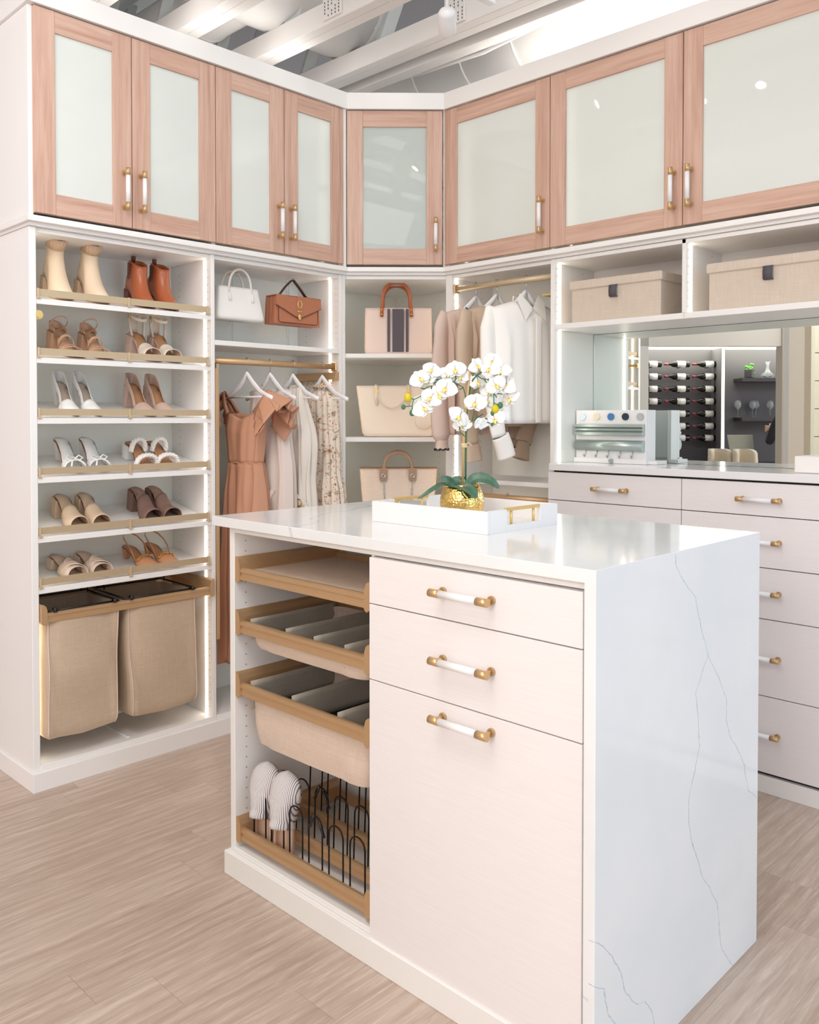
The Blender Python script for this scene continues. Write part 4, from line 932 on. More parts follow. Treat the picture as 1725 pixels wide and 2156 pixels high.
for y in (-.030, .030):
    MB().tube(arch(-.062, .062, .10, .232, y, 21, .62), .0055, 10).build('bag_handle', 'bag_white_edge', b)
    for x in (-.062, .062): MB().tube([(x, y-.012, .085), (x, y-.008, .11), (x, y, .128)], [.008, .0065, .006], 8).build('handle_tab', 'bag_white', b)
MB().box(-.10, .10, -.006, .006, .146, .151, b=.001).build('zip', 'brass', b)
b = thing('handbag', 'brown leather flap handbag with gold buckle', 'handbag', (-.125, 1.264, 1.852), (0, 0, PI/2), group='handbags on acrylic stands')
for y0, y1 in ((-.042, -.018), (-.014, .010), (.014, .040)):
    MB().prism([(-.140, 0), (.140, 0), (.132, .132), (-.132, .132)], 'y', y0, y1).build('bag_compartment', 'bag_cognac', b, bev=.003)
MB().prism([(-.118, .128), (-.118+.0, .015), (-.11, .008), (.11, .008), (.118, .015), (.118, .128)], 'y', -.047, -.042).build('front_pocket', 'bag_cognac', b, bev=.002)
MB().tube([(-.119, -.0475, .09), (-.119, -.0475, .016), (-.112, -.0475, .008), (.112, -.0475, .008), (.119, -.0475, .016), (.119, -.0475, .09)], .0012, 6).build('pocket_edge', 'bag_edge', b)
fp = [(-.136, .137), (-.138, .088), (-.02, .038), (0, .033), (.02, .038), (.138, .088), (.136, .137)]
MB().prism(fp, 'y', -.053, -.048).box(-.136, .136, -.053, .036, .133, .138, b=.001).build('bag_flap', 'bag_cognac', b, bev=.001)
MB().tube([(x, -.0535, z) for x, z in fp[1:-1]], .0016, 6).build('flap_edge', 'bag_edge', b)
MB().box(-.013, .013, -.056, -.053, .040, .138, b=.001).build('flap_strap', 'bag_cognac', b)
bk = MB().tube([(.012*math.cos(a*PI/6), -.058, .098+.018*math.sin(a*PI/6)) for a in range(12)], .0026, 8, closed=True).box(-.012, .012, -.060, -.055, .062, .068, b=.001).ell((0, -.057, .038), (.009, .004, .014), 12, 8).build('buckle', 'goldpaint', b)
MB().strap([(-.085, 0, .138), (-.045, 0, .185), (-.004, 0, .222), (.006, 0, .222), (.045, 0, .185), (.090, 0, .138)], .018, .004, (0, 1, 0)).build('bag_handle', 'bag_edge', b)
for x in (-.085, .090): MB().box(x-.006, x+.006, -.010, .010, .136, .147, b=.002).build('handle_ring', 'gold', b)
R45 = (0, 0, PI/4)
b = thing('tote_bag', 'blush tote bag with three dark vertical stripes and brown handles', 'tote bag', (.035, 1.835, 1.7275), R45, group='tote bags in the corner cabinet')
bagbody(b, 'bag_body', 'bag_pink', .352, .342, .13, .10, .243, .22)
for x0, x1 in ((-.057, -.043), (-.031, .028), (.038, .052)):
    MB().prism([(x0, .016), (x1, .016), (x1, .236), (x0, .236)], 'y', -.070, -.0665).build('stripe', 'bag_stripe', b)
    bpy.context.view_layer.update()
for y in (-.062, .050):
    sg = -1 if y < 0 else 1
    MB().tube([(-.086, sg*.072, .195), (-.085, sg*.070, .24), *arch(-.082, .062, .262, .372, sg*.055, 21, .6), (.065, sg*.070, .24), (.067, sg*.072, .195)], .0085, 12, flat=.35, upv=(0, 1, 0)).build('bag_handle', 'bag_handle', b)
for x in (-.0855, .067):
    for z in (.207, .231): MB().ell((x, -.079, z), (.0045, .003, .0045), 10, 6).build('rivet', 'gold', b)
b = thing('tote_bag', 'large cream leather tote bag with a drooping handle', 'tote bag', (.035, 1.835, 1.3075), R45, group='tote bags in the corner cabinet')
bagbody(b, 'bag_body', 'bag_cream', .370, .436, .14, .10, .262, .30)
MB().tube([(-.115, -.060, .262), (-.110, -.074, .22), (-.092, -.082, .18), (-.065, -.086, .155), (-.035, -.086, .145), (-.005, -.084, .155), (.025, -.080, .18), (.045, -.074, .215), (.050, -.060, .262)], .0065, 10, flat=.5).build('bag_handle', 'bag_cream', b)
for x in (-.115, .05):
    MB().strap([(x, -.050, .268), (x, -.066, .262), (x, -.074, .215), (x+.003, -.078, .165)], .016, .003, (1, 0, 0)).build('handle_tab', 'bag_cream', b); MB().box(x-.010, x+.010, -.078, -.073, .226, .244, b=.001).build('buckle', 'goldpaint', b)
MB().ell((.13, -.078, .08), (.045, .014, .045), 20, 10).build('fur_charm', 'bag_cream', b)
b = thing('tote_bag', 'beige canvas tote bag with brown trim and chain straps', 'tote bag', (.035, 1.835, .8825), R45, group='tote bags in the corner cabinet')
fn = bagbody(b, 'bag_body', 'canvas', .360, .402, .15, .11, .258, .30)
MB().tube([fn(i/64, 1) for i in range(64)], .0035, 6, closed=True).build('rim_trim', 'bag_trim', b)
for y in (-.068, .05): MB().tube(arch(-.075, .070, .235, .342, y, 21, .62), .0085, 12, flat=.65, upv=(0, 1, 0)).build('bag_handle', 'bag_trim', b)
for x in (-.078, .072):
    o = MB().prism([(x-.020, .262), (x+.020, .262), (x+.020, .205), (x+.012, .192), (x-.012, .192), (x-.020, .205)], 'y', -.076, -.072).build('handle_patch', 'bag_trim', b)
    MB().tube([(x+.009*math.cos(a*PI/8), -.078, .222+.009*math.sin(a*PI/8)) for a in range(16)], .0035, 8, closed=True).build('eyelet', 'chrome', o)
    c_ = MB()
    for k in range(14):
        zz = .210-k*.0115; xx = x+(.012 if x < 0 else -.010)*(k/14)**1.2
        c_.tube([(xx+(.0045*math.cos(a*PI/4) if k % 2 else .0015), -.079+(.0 if k % 2 else .0035*math.cos(a*PI/4)), zz+.0075*math.sin(a*PI/4)) for a in range(8)], .0014, 6, closed=True)
    c_.build('chain_strap', 'alu', b, kind='stuff')
# ------------------------------------------------------------------ storage boxes
def fbox(label, x0, x1, y0, y1, z0, z1):
    t = thing('storage_box', label, 'box', ((x0+x1)/2, (y0+y1)/2, z0), world=True, group='linen storage boxes')
    MB().box(x0+.008, x1-.008, y0+.008, y1-.008, z0+.0005, z1-.004, b=.003).build('box_body', 'linen_box', t)
    MB().box(x0, x1, y0, y1, z1-.038, z1, b=.004).build('box_lid', 'linen_box', t)
    xc = x0+(x1-x0)*.5; MB().strap([(xc, y0-.0005, z1-.036), (xc, y0-.007, z1-.038), (xc, y0-.010, z1-.060), (xc, y0-.008, z1-.083), (xc, y0+.003, z1-.086)], .036, .003, (1, 0, 0)).build('pull_tab', 'bag_stripe', t)
    return t
fbox('smaller linen box with lid and dark tab in the left cubby above the mirror', 1.060, 1.505, 1.882, 2.18, 1.823, 2.006)
fbox('wider linen box with lid and dark tab in the right cubby above the mirror', 1.695, 2.180, 1.882, 2.18, 1.823, 2.006)
# ------------------------------------------------------------------ display stand on the countertop
ds = thing('sample_display', 'white finish sample display with coloured discs, grey bars and hooks', 'display', (1.2, 1.93, 1.2), world=True)
# local metres, front plane y=1.98 ; rotated a little in the photo, kept square here
MB().box(1.034, 1.386, 1.980, 1.998, 1.218, 1.434, b=.001).build('display_front', 'white', ds); MB().box(1.368, 1.386, 1.998, 2.06, 1.2005, 1.434, b=.001).box(1.034, 1.052, 1.998, 2.06, 1.2005, 1.434, b=.001).build('display_side', 'white', ds)
MB().box(1.030, 1.392, 1.965, 1.990, 1.2002, 1.222, b=.001).build('display_base', 'white', ds); MB().box(1.386, 1.43, 1.990, 2.08, 1.2002, 1.216, b=.001).build('display_foot', 'white', ds)
for k, c in enumerate(((222, 240, 246), (238, 228, 196), (70, 124, 182), (34, 52, 68), (184, 190, 188))):
    mat('disc%d' % k, c, .4); x = 1.072+k*.0718; MB().tube([(x, 1.981, 1.405), (x, 1.972, 1.405)], .0155, 28).build('finish_disc', 'disc%d' % k, ds, label=['pale blue disc', 'cream disc', 'mid blue disc', 'navy disc', 'grey disc'][k])
MB().prism([(1.978, 1.322), (1.955, 1.324), (1.950, 1.336), (1.962, 1.340), (1.955, 1.345), (1.955, 1.352), (1.962, 1.356), (1.950, 1.360), (1.955, 1.371), (1.978, 1.373)], 'x', 1.044, 1.380).build('profile_bar', 'alu', ds)
MB().tube([(1.046, 1.972, 1.278), (1.380, 1.972, 1.278)], .0245, 28, flat=1.0).build('profile_bar', 'alu', ds)
for k in range(5):
    x = 1.098+k*.0585; MB().tube([(x, 1.962, 1.262), (x, 1.958, 1.238), (x, 1.950, 1.226), (x, 1.942, 1.232), (x, 1.942, 1.240)], .003, 8).build('hook', 'chrome', ds)
MB().tube([(1.226, 1.966, 1.211), (1.226, 1.956, 1.211)], .010, 20).build('knob', 'alu', ds)
bx = tag(MB().box(2.02, 2.30, 1.93, 2.12, 1.2002, 1.262, b=.003).build('jewellery_box', 'bag_white'), 'low cream box on the countertop at the right picture edge', 'box')

k_ = 1.018; cv = cam.matrix_world.translation; ds.location = cv+(Vector(ds.location)-cv)*k_; ds.location.z = 1.2; ds.scale = (k_,)*3
# ------------------------------------------------------------------ hangers and clothes (local x = shoulder line, front = -y)
for nm, c, r in (('terracotta', (206, 152, 122), .7), ('blush', (232, 216, 206), .65), ('satin', (240, 229, 217), .4), ('silk_white', (253, 247, 240), .6), ('rosebeige', (222, 196, 182), .7), ('taupe_cloth', (206, 182, 158), .7), ('lace_black', (36, 30, 32), .6), ('lining', (238, 214, 188), .7)):
    m = mat(nm, c, r); f = tnoise(m, coords(m, (8, 8, 3)), 1, 3); bump(m, tnoise(m, coords(m, (300, 300, 300)), 1, 1), .08, .0004)
m = mat('floral', (238, 222, 204), .75); vv = nd(m, 'ShaderNodeTexVoronoi'); vv.inputs['Scale'].default_value = 70; lk(m, coords(m, (1, 1, .7)), vv.inputs['Vector'])
n_ = tnoise(m, coords(m, (22, 22, 26)), 1, 4, .7, .6); base(m, mixc(m, math_(m, 'MULTIPLY', math_(m, 'LESS_THAN', vv.outputs['Distance'], .26), math_(m, 'GREATER_THAN', n_, .47)), ramp(m, n_, [(.36, (170, 132, 100)), (.44, (240, 226, 208)), (.60, (240, 222, 206)), (.70, (214, 172, 146))]), (206, 140, 118)))
mat('frill', (232, 200, 176), .8)
def hanger(label, loc, rz, W=.38, tilt=0, group='white hangers with dresses'):
    # origin at the top of the hook (on the rod)
    t = thing('clothes_hanger', label, 'hanger', loc, (0, tilt, rz), group=group)
    MB().tube([(-.014, 0, -.012), (-.013, 0, -.004), (-.006, 0, .0035), (.003, 0, .004), (.011, 0, -.003), (.013, 0, -.013), (.009, 0, -.022), (.002, 0, -.030), (0, 0, -.040), (0, 0, -.068)], .0017, 8).build('hook', 'chrome', t)
    q = []
    for sg in (-1, 1):
        q.append([(0, -.058, .018), (sg*.016, -.070, .034), (sg*.05, -.100, .036), (sg*.10, -.140, .025), (sg*.15, -.160, .022), (sg*W/2, -.172, .020)])
    m = MB()
    for pts in q:
        rg = []
        for x, z, hgt in pts:
            rg.append([(x, .0065*math.cos(a*PI/5), z-hgt/2+hgt/2*math.sin(a*PI/5)) for a in range(10)])
        m.rings(rg)
    m.build('hanger_body', 'hangerw', t); MB().tube([(-W*.40, 0, -.176), (W*.40, 0, -.176)], .0045, 10).build('hanger_bar', 'hangerw', t)
    return t
def cloth(t, name, m_, lv, scoop=(.05, .07), k=9, seed=0, solid=.0025, label=None, slope=.30):
    # lv: (z, half width, half depth, ripple)
    zt, zb = lv[0][0], lv[-1][0]
    def fn(u, v):
        z = zt+(zb-zt)*v; tab = [((zt-q[0])/(zt-zb), q[1]) for q in lv]; tb2 = [((zt-q[0])/(zt-zb), q[2]) for q in lv]; tb3 = [((zt-q[0])/(zt-zb), q[3]) for q in lv]
        hw, hd, rp = interp(tab, v), interp(tb2, v), interp(tb3, v); a = 2*PI*u; c, s_ = math.cos(a), math.sin(a)
        x = hw*math.copysign(abs(c)**.85, c); y = hd*math.copysign(abs(s_)**.75, s_)
        w_ = math.sin(k*a+seed+2.0*noise.noise(Vector((c*1.5, s_*1.5+seed, z*3))))+.5*math.sin((k*2+1)*a+seed*2+z*2)
        y += rp*w_*(1 if s_ < 0 else .7); x += rp*.5*w_*c
        fade = max(0, 1-v*(zt-zb)/.22)
        z -= slope*abs(x)*fade+(scoop[0]*math.exp(-(x/scoop[1])**2)*fade if s_ < .2 else scoop[0]*.35*math.exp(-(x/scoop[1])**2)*fade)
        return (x, y, z)
    nv = max(16, int((zt-zb)/.022))
    return MB().grid(fn, 110, nv, cu=True).build(name, m_, t, solid=solid, label=label), fn
HX, HZ = -.055, 1.6745
hy = [.947, 1.077, 1.211, 1.393]
hl = ['white hanger holding the terracotta dress', 'white hanger holding the blush dress', 'white hanger holding the cream satin dress', 'white hanger holding the floral dress']
for y, lb in zip(hy, hl): hanger(lb, (HX, y, HZ), 0)
G = 'dresses on the left rod'
t = thing('dress', 'terracotta dress with wide shoulder ruffles, first on the rod', 'dress', (HX-.01, hy[0], HZ), (0, 0, .15), group=G)
cloth(t, 'bodice', 'terracotta', [(-.245, .115, .030, .003), (-.32, .12, .045, .005), (-.42, .105, .045, .005), (-.475, .098, .045, .004)], (.03, .05), 7, 1, slope=.05)
cloth(t, 'skirt', 'terracotta', [(-.475, .100, .046, .004), (-.60, .115, .055, .012), (-.9, .135, .065, .018), (-1.40, .150, .075, .024)], (0, .07), 7, 2, slope=0)
MB().tube([(-.1*math.cos(a*PI/10), .047*math.sin(a*PI/10), -.475) for a in range(20)], .004, 6, closed=True).build('waist_seam', 'terracotta', t)
for sg in (-1, 1):
    MB().strap([(sg*.085, -.035, -.25), (sg*.12, -.024, -.20), (sg*.148, -.006, -.150), (sg*.150, .006, -.148), (sg*.12, .026, -.2), (sg*.085, .035, -.25)], .022, .002, (1, 0, 0)).build('shoulder_strap', 'terracotta', t)
    for lay, (r0, dz, w_) in enumerate(((.0, .0, .10), (.0, -.035, .075))):
        def rf(u, v, sg=sg, dz=dz, w_=w_*1.15):
            a = (u-.5)*PI*.95; zc = -.150+dz-.135*(1-math.cos(a)); yc = .055*math.sin(a)
            wv = .024*v*math.sin(u*27+dz*99)+.008*v*math.sin(u*61)
            return (sg*(.102+.045*math.cos(a)+v*w_*(.75+.2*math.cos(a))), yc*(1+.9*v)+wv*.9, zc-v*w_*.55+wv*.8)
        MB().grid(rf, 90, 9).build('ruffle', 'terracotta', t, solid=.002)
t = thing('dress', 'long blush sleeveless dress, second on the rod', 'dress', (HX, hy[1], HZ), (0, 0, .12), group=G)
cloth(t, 'dress_body', 'blush', [(-.108, .135, .018, 0), (-.20, .125, .04, .004), (-.34, .12, .05, .010), (-.5, .135, .05, .014), (-.75, .13, .05, .018), (-1.35, .15, .06, .022)], (.075, .06), 8, 3)
MB().tube([(-.05, -.05, -.60), (-.02, -.068, -.66), (.03, -.07, -.67), (.07, -.05, -.60)], [.012, .018, .018, .012], 10).build('waist_tie', 'blush', t); MB().ell((0, -.050, -.118), (.006, .004, .006), 10, 8).build('neck_button', 'brass', t)
MB().grid(lambda u, v: (.02+.03*(v-.5)+.02*math.sin(u*5), -.062+.012*math.sin(u*4+v*3), -.64-.30*u), 14, 5).build('tie_end', 'blush', t, solid=.003)
t = thing('dress', 'cream satin halter dress with a tie belt, third on the rod', 'dress', (HX, hy[2], HZ), (0, 0, .12), group=G)
cloth(t, 'dress_body', 'satin', [(-.100, .070, .018, .0), (-.18, .08, .035, .005), (-.34, .125, .055, .008), (-.40, .13, .055, .012), (-.57, .115, .045, .012), (-.9, .14, .055, .02), (-1.30, .155, .06, .024)], (.03, .05), 9, 5)
MB().strap([(-.105, -.035, -.52), (-.05, -.066, -.56), (.02, -.07, -.60), (.08, -.06, -.655), (.115, -.04, -.69)], .045, .004, (0, 0, 1)).build('belt', 'satin', t)
MB().strap([(.115, -.045, -.68), (.130, -.05, -.78), (.140, -.045, -.92)], .042, .003, (1, 0, 0)).build('belt_end', 'satin', t); MB().tube([(.10+.018*math.cos(a*PI/6), -.064, -.668+.018*math.sin(a*PI/6)) for a in range(12)], .0025, 8, closed=True).build('belt_ring', 'gold', t)
t = thing('dress', 'smocked floral dress in cream and rust, last on the rod', 'dress', (HX, hy[3], HZ), (0, 0, .12), group=G)
cloth(t, 'dress_body', 'floral', [(-.120, .05, .030, .003), (-.16, .085, .04, .005), (-.36, .10, .05, .007), (-.55, .105, .05, .007), (-.62, .12, .06, .012), (-.9, .14, .065, .018), (-1.25, .15, .07, .022)], (.015, .05), 15, 7)
MB().tube([(.052*math.cos(a*PI/24), .030*math.sin(a*PI/24), -.118+.006*math.sin(a*4)) for a in range(48)], .006, 6, closed=True).build('neck_frill', 'frill', t)
# right rod
RZ = 2.0625; rx = [.507, .638, .81]; R90 = PI/2
for x, lb in zip(rx, ('white hanger holding the rose blouse', 'white hanger holding the taupe top', 'white hanger holding the cream shirt')): hanger(lb, (x, 1.90, RZ), R90-.12, group='white hangers with shirts', W=.40)
for x, lb in zip((.53, .703), ('hanger on the lower rod under the shirts, left one', 'hanger on the lower rod under the shirts, right one')): hanger(lb, (x, 1.90, 1.040), R90, group='hangers on the lower rod', W=.36)
def sleeve(t, pts, rad, m_, name='sleeve', fl=.45, cuff=None, seed=0):
    P = [Vector(p) for p in pts]; n = 18; fine = []; rr = []
    for i in range(len(P)-1):
        for k in range(6): fine.append(P[i].lerp(P[i+1], k/6)); rr.append(rad[i]+(rad[i+1]-rad[i])*k/6)
    fine.append(P[-1]); rr.append(rad[-1])
    m = MB().tube(fine, rr, 20, cap=False, flat=fl, upv=(0, 1, 0))
    m.v = [(x+noise.noise(Vector((x*14, y*14, z*6+seed)))*.006, y+noise.noise(Vector((x*20+seed, y*10, z*5)))*.010, z) for x, y, z in m.v]
    return m.build(name, m_, t, solid=.002)
G = 'tops on the right rod'
t = thing('blouse', 'rose beige blouse with black scalloped edging, leftmost on the rod', 'blouse', (rx[0], 1.90, RZ), (0, 0, R90-.12), group=G)
cloth(t, 'blouse_body', 'rosebeige', [(-.100, .205, .012, 0), (-.16, .195, .045, .003), (-.28, .19, .06, .010), (-.55, .20, .06, .016), (-.74, .205, .06, .018)], (.13, .055), 8, 2)
for sg in (-1, 1):
    sleeve(t, [(sg*.185, .01, -.165), (sg*.218, .004, -.24), (sg*.232, .0, -.45), (sg*.24, -.01, -.66), (sg*.238, -.015, -.74), (sg*.235, -.015, -.765)], [.038, .046, .050, .052, .052, .036], 'rosebeige', fl=.5)
    sleeve(t, [(sg*.235, -.015, -.765), (sg*.235, -.015, -.79), (sg*.235, -.015, -.806)], [.036, .036, .040], 'rosebeige', 'cuff', fl=.6)
    MB().tube([(sg*.235+.040*math.cos(a*PI/16), -.015+.024*math.sin(a*PI/16), -.808+.005*math.sin(a*1.6)) for a in range(32)], .0028, 6, closed=True).build('scallop_edge', 'lace_black', t)
MB().tube([(-.075, -.008, -.125), (-.060, -.036, -.155), (-.040, -.046, -.19), (-.02, -.050, -.225), (0, -.052, -.232)], .0028, 6).tube([(-.075, .01, -.125), (-.04, .03, -.13), (0, .034, -.135), (.05, .03, -.13)], .0028, 6).build('scallop_edge', 'lace_black', t)
t = thing('blouse', 'taupe long sleeved top with ruffled cuffs, middle of the rod', 'blouse', (rx[1], 1.90, RZ), (0, 0, R90-.12), group=G)
cloth(t, 'blouse_body', 'taupe_cloth', [(-.100, .215, .012, 0), (-.16, .205, .045, .003), (-.28, .195, .06, .012), (-.55, .20, .06, .016), (-.70, .20, .06, .018)], (.12, .05), 7, 6)
for sg in (-1, 1):
    sleeve(t, [(sg*.195, 0, -.165), (sg*.225, -.02, -.26), (sg*.235, -.03, -.45), (sg*(.22 if sg < 0 else .19), -.035, -.68), (sg*(.20 if sg < 0 else .15), -.035, -.78)], [.038, .048, .050, .048, .044], 'taupe_cloth', fl=.5, seed=4)
    sleeve(t, [(sg*(.20 if sg < 0 else .15), -.035, -.775), (sg*(.195 if sg < 0 else .14), -.035, -.82), (sg*(.19 if sg < 0 else .13), -.035, -.86)], [.036, .046, .052], 'taupe_cloth', 'ruffle_cuff', fl=.6, seed=9)
t = thing('shirt', 'cream white button shirt with pointed collar, rightmost on the rod', 'shirt', (rx[2], 1.90, RZ), (0, 0, R90-.15), group=G)
o, fn = cloth(t, 'shirt_body', 'silk_white', [(-.098, .225, .014, 0), (-.16, .215, .05, .002), (-.30, .205, .066, .006), (-.5, .215, .07, .008), (-.685, .222, .07, .010)], (.055, .05), 5, 4)
sleeve(t, [(-.195, .01, -.165), (-.228, .005, -.26), (-.240, -.01, -.45), (-.236, -.045, -.64), (-.222, -.06, -.745)], [.040, .046, .046, .044, .042], 'silk_white', fl=.5, seed=3)
sleeve(t, [(-.225, -.065, -.740), (-.205, -.07, -.79), (-.190, -.072, -.835)], [.045, .046, .047], 'silk_white', 'cuff', fl=.62, seed=1)
sleeve(t, [(.205, 0, -.165), (.250, -.0, -.26), (.265, -.0, -.45), (.25, .0, -.70)], [.048, .060, .056, .05], 'silk_white', fl=.6, seed=8)
for sg in (-1, 1):
    cp = [(sg*.004, -.150), (sg*.060, -.088), (sg*.088, -.118), (sg*.066, -.212), (sg*.014, -.166)]; yy = lambda z: -.020-(-.088-z)*.36
    MB().add([(x, yy(z), z) for x, z in cp]+[(x, yy(z)-.003, z) for x, z in cp], [(0, 1, 2, 3, 4), (9, 8, 7, 6, 5)]+[(i, (i+1) % 5, 5+(i+1) % 5, 5+i) for i in range(5)]).build('collar', 'silk_white', t)
MB().grid(lambda u, v: (.068*math.cos(PI*u), .012+.034*math.sin(PI*u), -.145+.048*v+.004*math.sin(PI*u)), 20, 4).build('collar_stand', 'silk_white', t, solid=.002)
MB().box(-.016, .016, -.083, -.079, -.68, -.20, b=.001).build('button_placket', 'silk_white', t)
# ------------------------------------------------------------------ the showroom behind the camera, seen in the mirror
# real positions; the wine display stands diagonally at the left rear of the room
e1 = Vector((.7164, -.6977, 0)); e2 = Vector((-.6977, -.7164, 0))   # across, away
CV = Vector((3.2308, 2*2.195+1.3633, 1.4047))                        # the mirror image of the viewpoint
def W_(a, d, z=0): return Vector((CV.x, CV.y, 0))+e1*a+e2*d+Vector((0, 0, z))
def TWf(d, a=0, z=0):
    T = Matrix.Identity(4)
    for i, q in enumerate((e1, e2, Vector((0, 0, 1)))):
        for j in range(3): T[j][i] = q[j]
    T.translation = W_(a, d, z); return T
def AZ(u, d): return (u-862.5)/1817.09*d
def ZZ(v, d): return 1.4047-(v-879.2)/1817.09*d
DW = 10.5; T0 = TWf(DW)
ww = thing('wine_wall', 'dark grey wine display wall reflected in the mirror', 'cabinet', W_(AZ(1505, DW), DW), world=True)
xa, xb, xm = AZ(1340, DW), AZ(1700, DW), AZ(1528, DW)
MB(T0).box(xa, xb, 0, .06, 0, ZZ(734, DW)).build('back_panel', 'winegrey', ww); MB(T0).box(xa, xb, -.5, .06, 0, ZZ(972, DW)).build('base_unit', 'wineshelf', ww)
MB(T0).box(xa, xb, -.36, 0, ZZ(736, DW), ZZ(731, DW)).build('top_light', 'led', ww); xm = AZ(1523, DW-.34)
MB(T0).box(xm-.021, xm+.021, -.33, 0, .7, ZZ(737, DW)).build('divider', 'winegrey', ww); MB(T0).box(xm-.014, xm+.014, -.34, -.33, .8, ZZ(737, DW)).build('light_strip', 'led', ww)
for v in (798, 879): MB(T0).box(AZ(1545, DW), xb, -.27, 0, ZZ(v+2, DW)-.03, ZZ(v, DW)).build('shelf', 'wineshelf', ww)
rowz = [767, 793, 819, 845, 871, 897, 922]; colx = [(1366, 'left'), (1425, 'middle'), (1484, 'right')]; first = None; ordn = ['top', 'second', 'third', 'fourth', 'fifth', 'sixth', 'lowest']
for ci, (u, cn) in enumerate(colx):
    for ri, v in enumerate(rowz):
        lb = 'dark wine bottle lying in the %s column of the wine wall, %s row' % (cn, ordn[ri])
        loc = W_(AZ(u, DW-.13), DW-.13, ZZ(v, DW-.13))
        if first is None:
            first = thing('wine_bottle', lb, 'bottle', loc, (0, 0, math.atan2(e1.y, e1.x)), group='wine bottles on the display wall')
            q = Matrix.Rotation(-PI/2, 4, 'Y')
            MB(q).lathe([(0, -.15), (.034, -.15), (.0375, -.145), (.0375, .03), (.030, .055), (.015, .078), (.013, .15), (.0, .15)], 20).build('bottle_glass', 'bottle', first)
            MB(q).lathe([(.0382, -.10), (.0385, -.10), (.0385, .0), (.0382, .0)], 20).build('paper_label', 'label', first); MB(q).lathe([(.0142, .10), (.0150, .10), (.0150, .151), (.0, .152)], 12).build('capsule', 'foil', first)
            MB().tube([(0, .0, -.045), (0, .13, -.045)], .006, 8).build('wall_peg', 'black', first)
        else:
            c = copy_tree(first); c.location = loc; c['label'] = lb
gm = mat('clearglass', (240, 244, 246), .02); bsdf(gm).inputs['Transmission Weight'].default_value = .85; bsdf(gm).inputs['IOR'].default_value = 1.2
for u, lb in ((1554, 'leftmost wine glass on the lower dark shelf'), (1585, 'second wine glass on the lower dark shelf'), (1592, 'third wine glass on the lower dark shelf, behind the second'), (1622, 'rightmost wine glass on the lower dark shelf')):
    t = thing('wine_glass', lb, 'glass', W_(AZ(u, DW-(.13 if u != 1592 else .07)), DW-(.13 if u != 1592 else .07), ZZ(878.5, DW)), group='wine glasses in the mirror')
    MB().lathe([(0, 0), (.034, .001), (.034, .003), (.004, .006), (.0035, .085), (.012, .095), (.040, .13), (.038, .165), (.028, .20), (.027, .20), (.037, .165), (.039, .13), (.011, .097), (0, .094)], 20).build('glass_bowl', 'clearglass', t)
t = thing('decanter', 'clear glass decanter on the upper dark shelf', 'decanter', W_(AZ(1616, DW-.13), DW-.13, ZZ(796.5, DW)))
MB().lathe([(0, 0), (.07, .002), (.082, .03), (.03, .075), (.016, .12), (.018, .16), (.035, .195), (.033, .195), (.016, .16), (.014, .12), (.028, .075), (.078, .03), (0, .006)], 24).build('decanter_body', 'clearglass', t)
t = thing('potted_plant', 'small trailing green plant in a dark pot on the upper dark shelf', 'potted plant', W_(AZ(1578, DW-.13), DW-.13, ZZ(796.5, DW)))
MB().box(-.045, .045, -.045, .045, 0, .10, b=.004).build('pot', 'wineshelf', t); mat('vivid', (92, 178, 66), .5)
rn = random.Random(5)
for k in range(26):
    a = rn.uniform(0, 2*PI); r = rn.uniform(.01, .05); MB().ell((-.02+r*math.cos(a)*1.2, r*math.sin(a)-.02, .11+rn.uniform(-.10, .06)), (.018, .006, .014), 8, 5).build('leaf', 'vivid', t)
# framed print leaning on the base unit, and two upholstered chairs
t = thing('display_board', 'tilted glass sample board standing in front of the wine wall', 'board', W_(AZ(1559, 9.3), 9.3, ZZ(955, 9.3)-.02), (math.radians(-12), 0, math.atan2(e1.y, e1.x)))
MB().prism([(-.10, 0), (.16, 0), (.12, .225), (-.155, .225)], 'y', -.008, 0).build('board_panel', 'alu', t)
for k in range(5): MB().box(-.05+.004*k, .05+.006*k, -.012, -.008, .165-.034*k, .186-.034*k).build('sample_strip', ['wineshelf', 'bag_cognac', 'nude_mule', 'alu', 'bag_white'][k], t)
mat('upholstery', (224, 212, 194), .8)
def chair(label, a, d):
    t = thing('lounge_chair', label, 'chair', W_(a, d), (0, 0, math.atan2(e1.y, e1.x)), group='cream chairs in the mirror')
    zt = 1.09
    def bk(u, v):
        a_ = PI*(u); return (-.098*math.cos(a_)*(1-.10*v*v), -.16*math.sin(a_)-.02*v, .70+(zt-.70)*v*(1-.10*abs(2*u-1)**6))
    MB().grid(bk, 24, 10).build('backrest', 'upholstery', t, solid=.05)
    MB().box(-.115, .115, -.15, .16, .64, .72, b=.02).build('seat', 'upholstery', t)
    for x in (-.11, .11):
        for y in (-.12, .13): MB().tube([(x*.95, y*.95, .64), (x*1.1, y*1.1, 0)], [.016, .011], 10).build('leg', 'bag_trim', t)
    return t
c1 = chair('cream upholstered high chair, left one of the two in the mirror', AZ(1521, 8.6), 8.6); c2 = copy_tree(c1); c2.location = W_(AZ(1574, 8.5), 8.5); c2['label'] = 'cream upholstered high chair, right one of the two in the mirror'
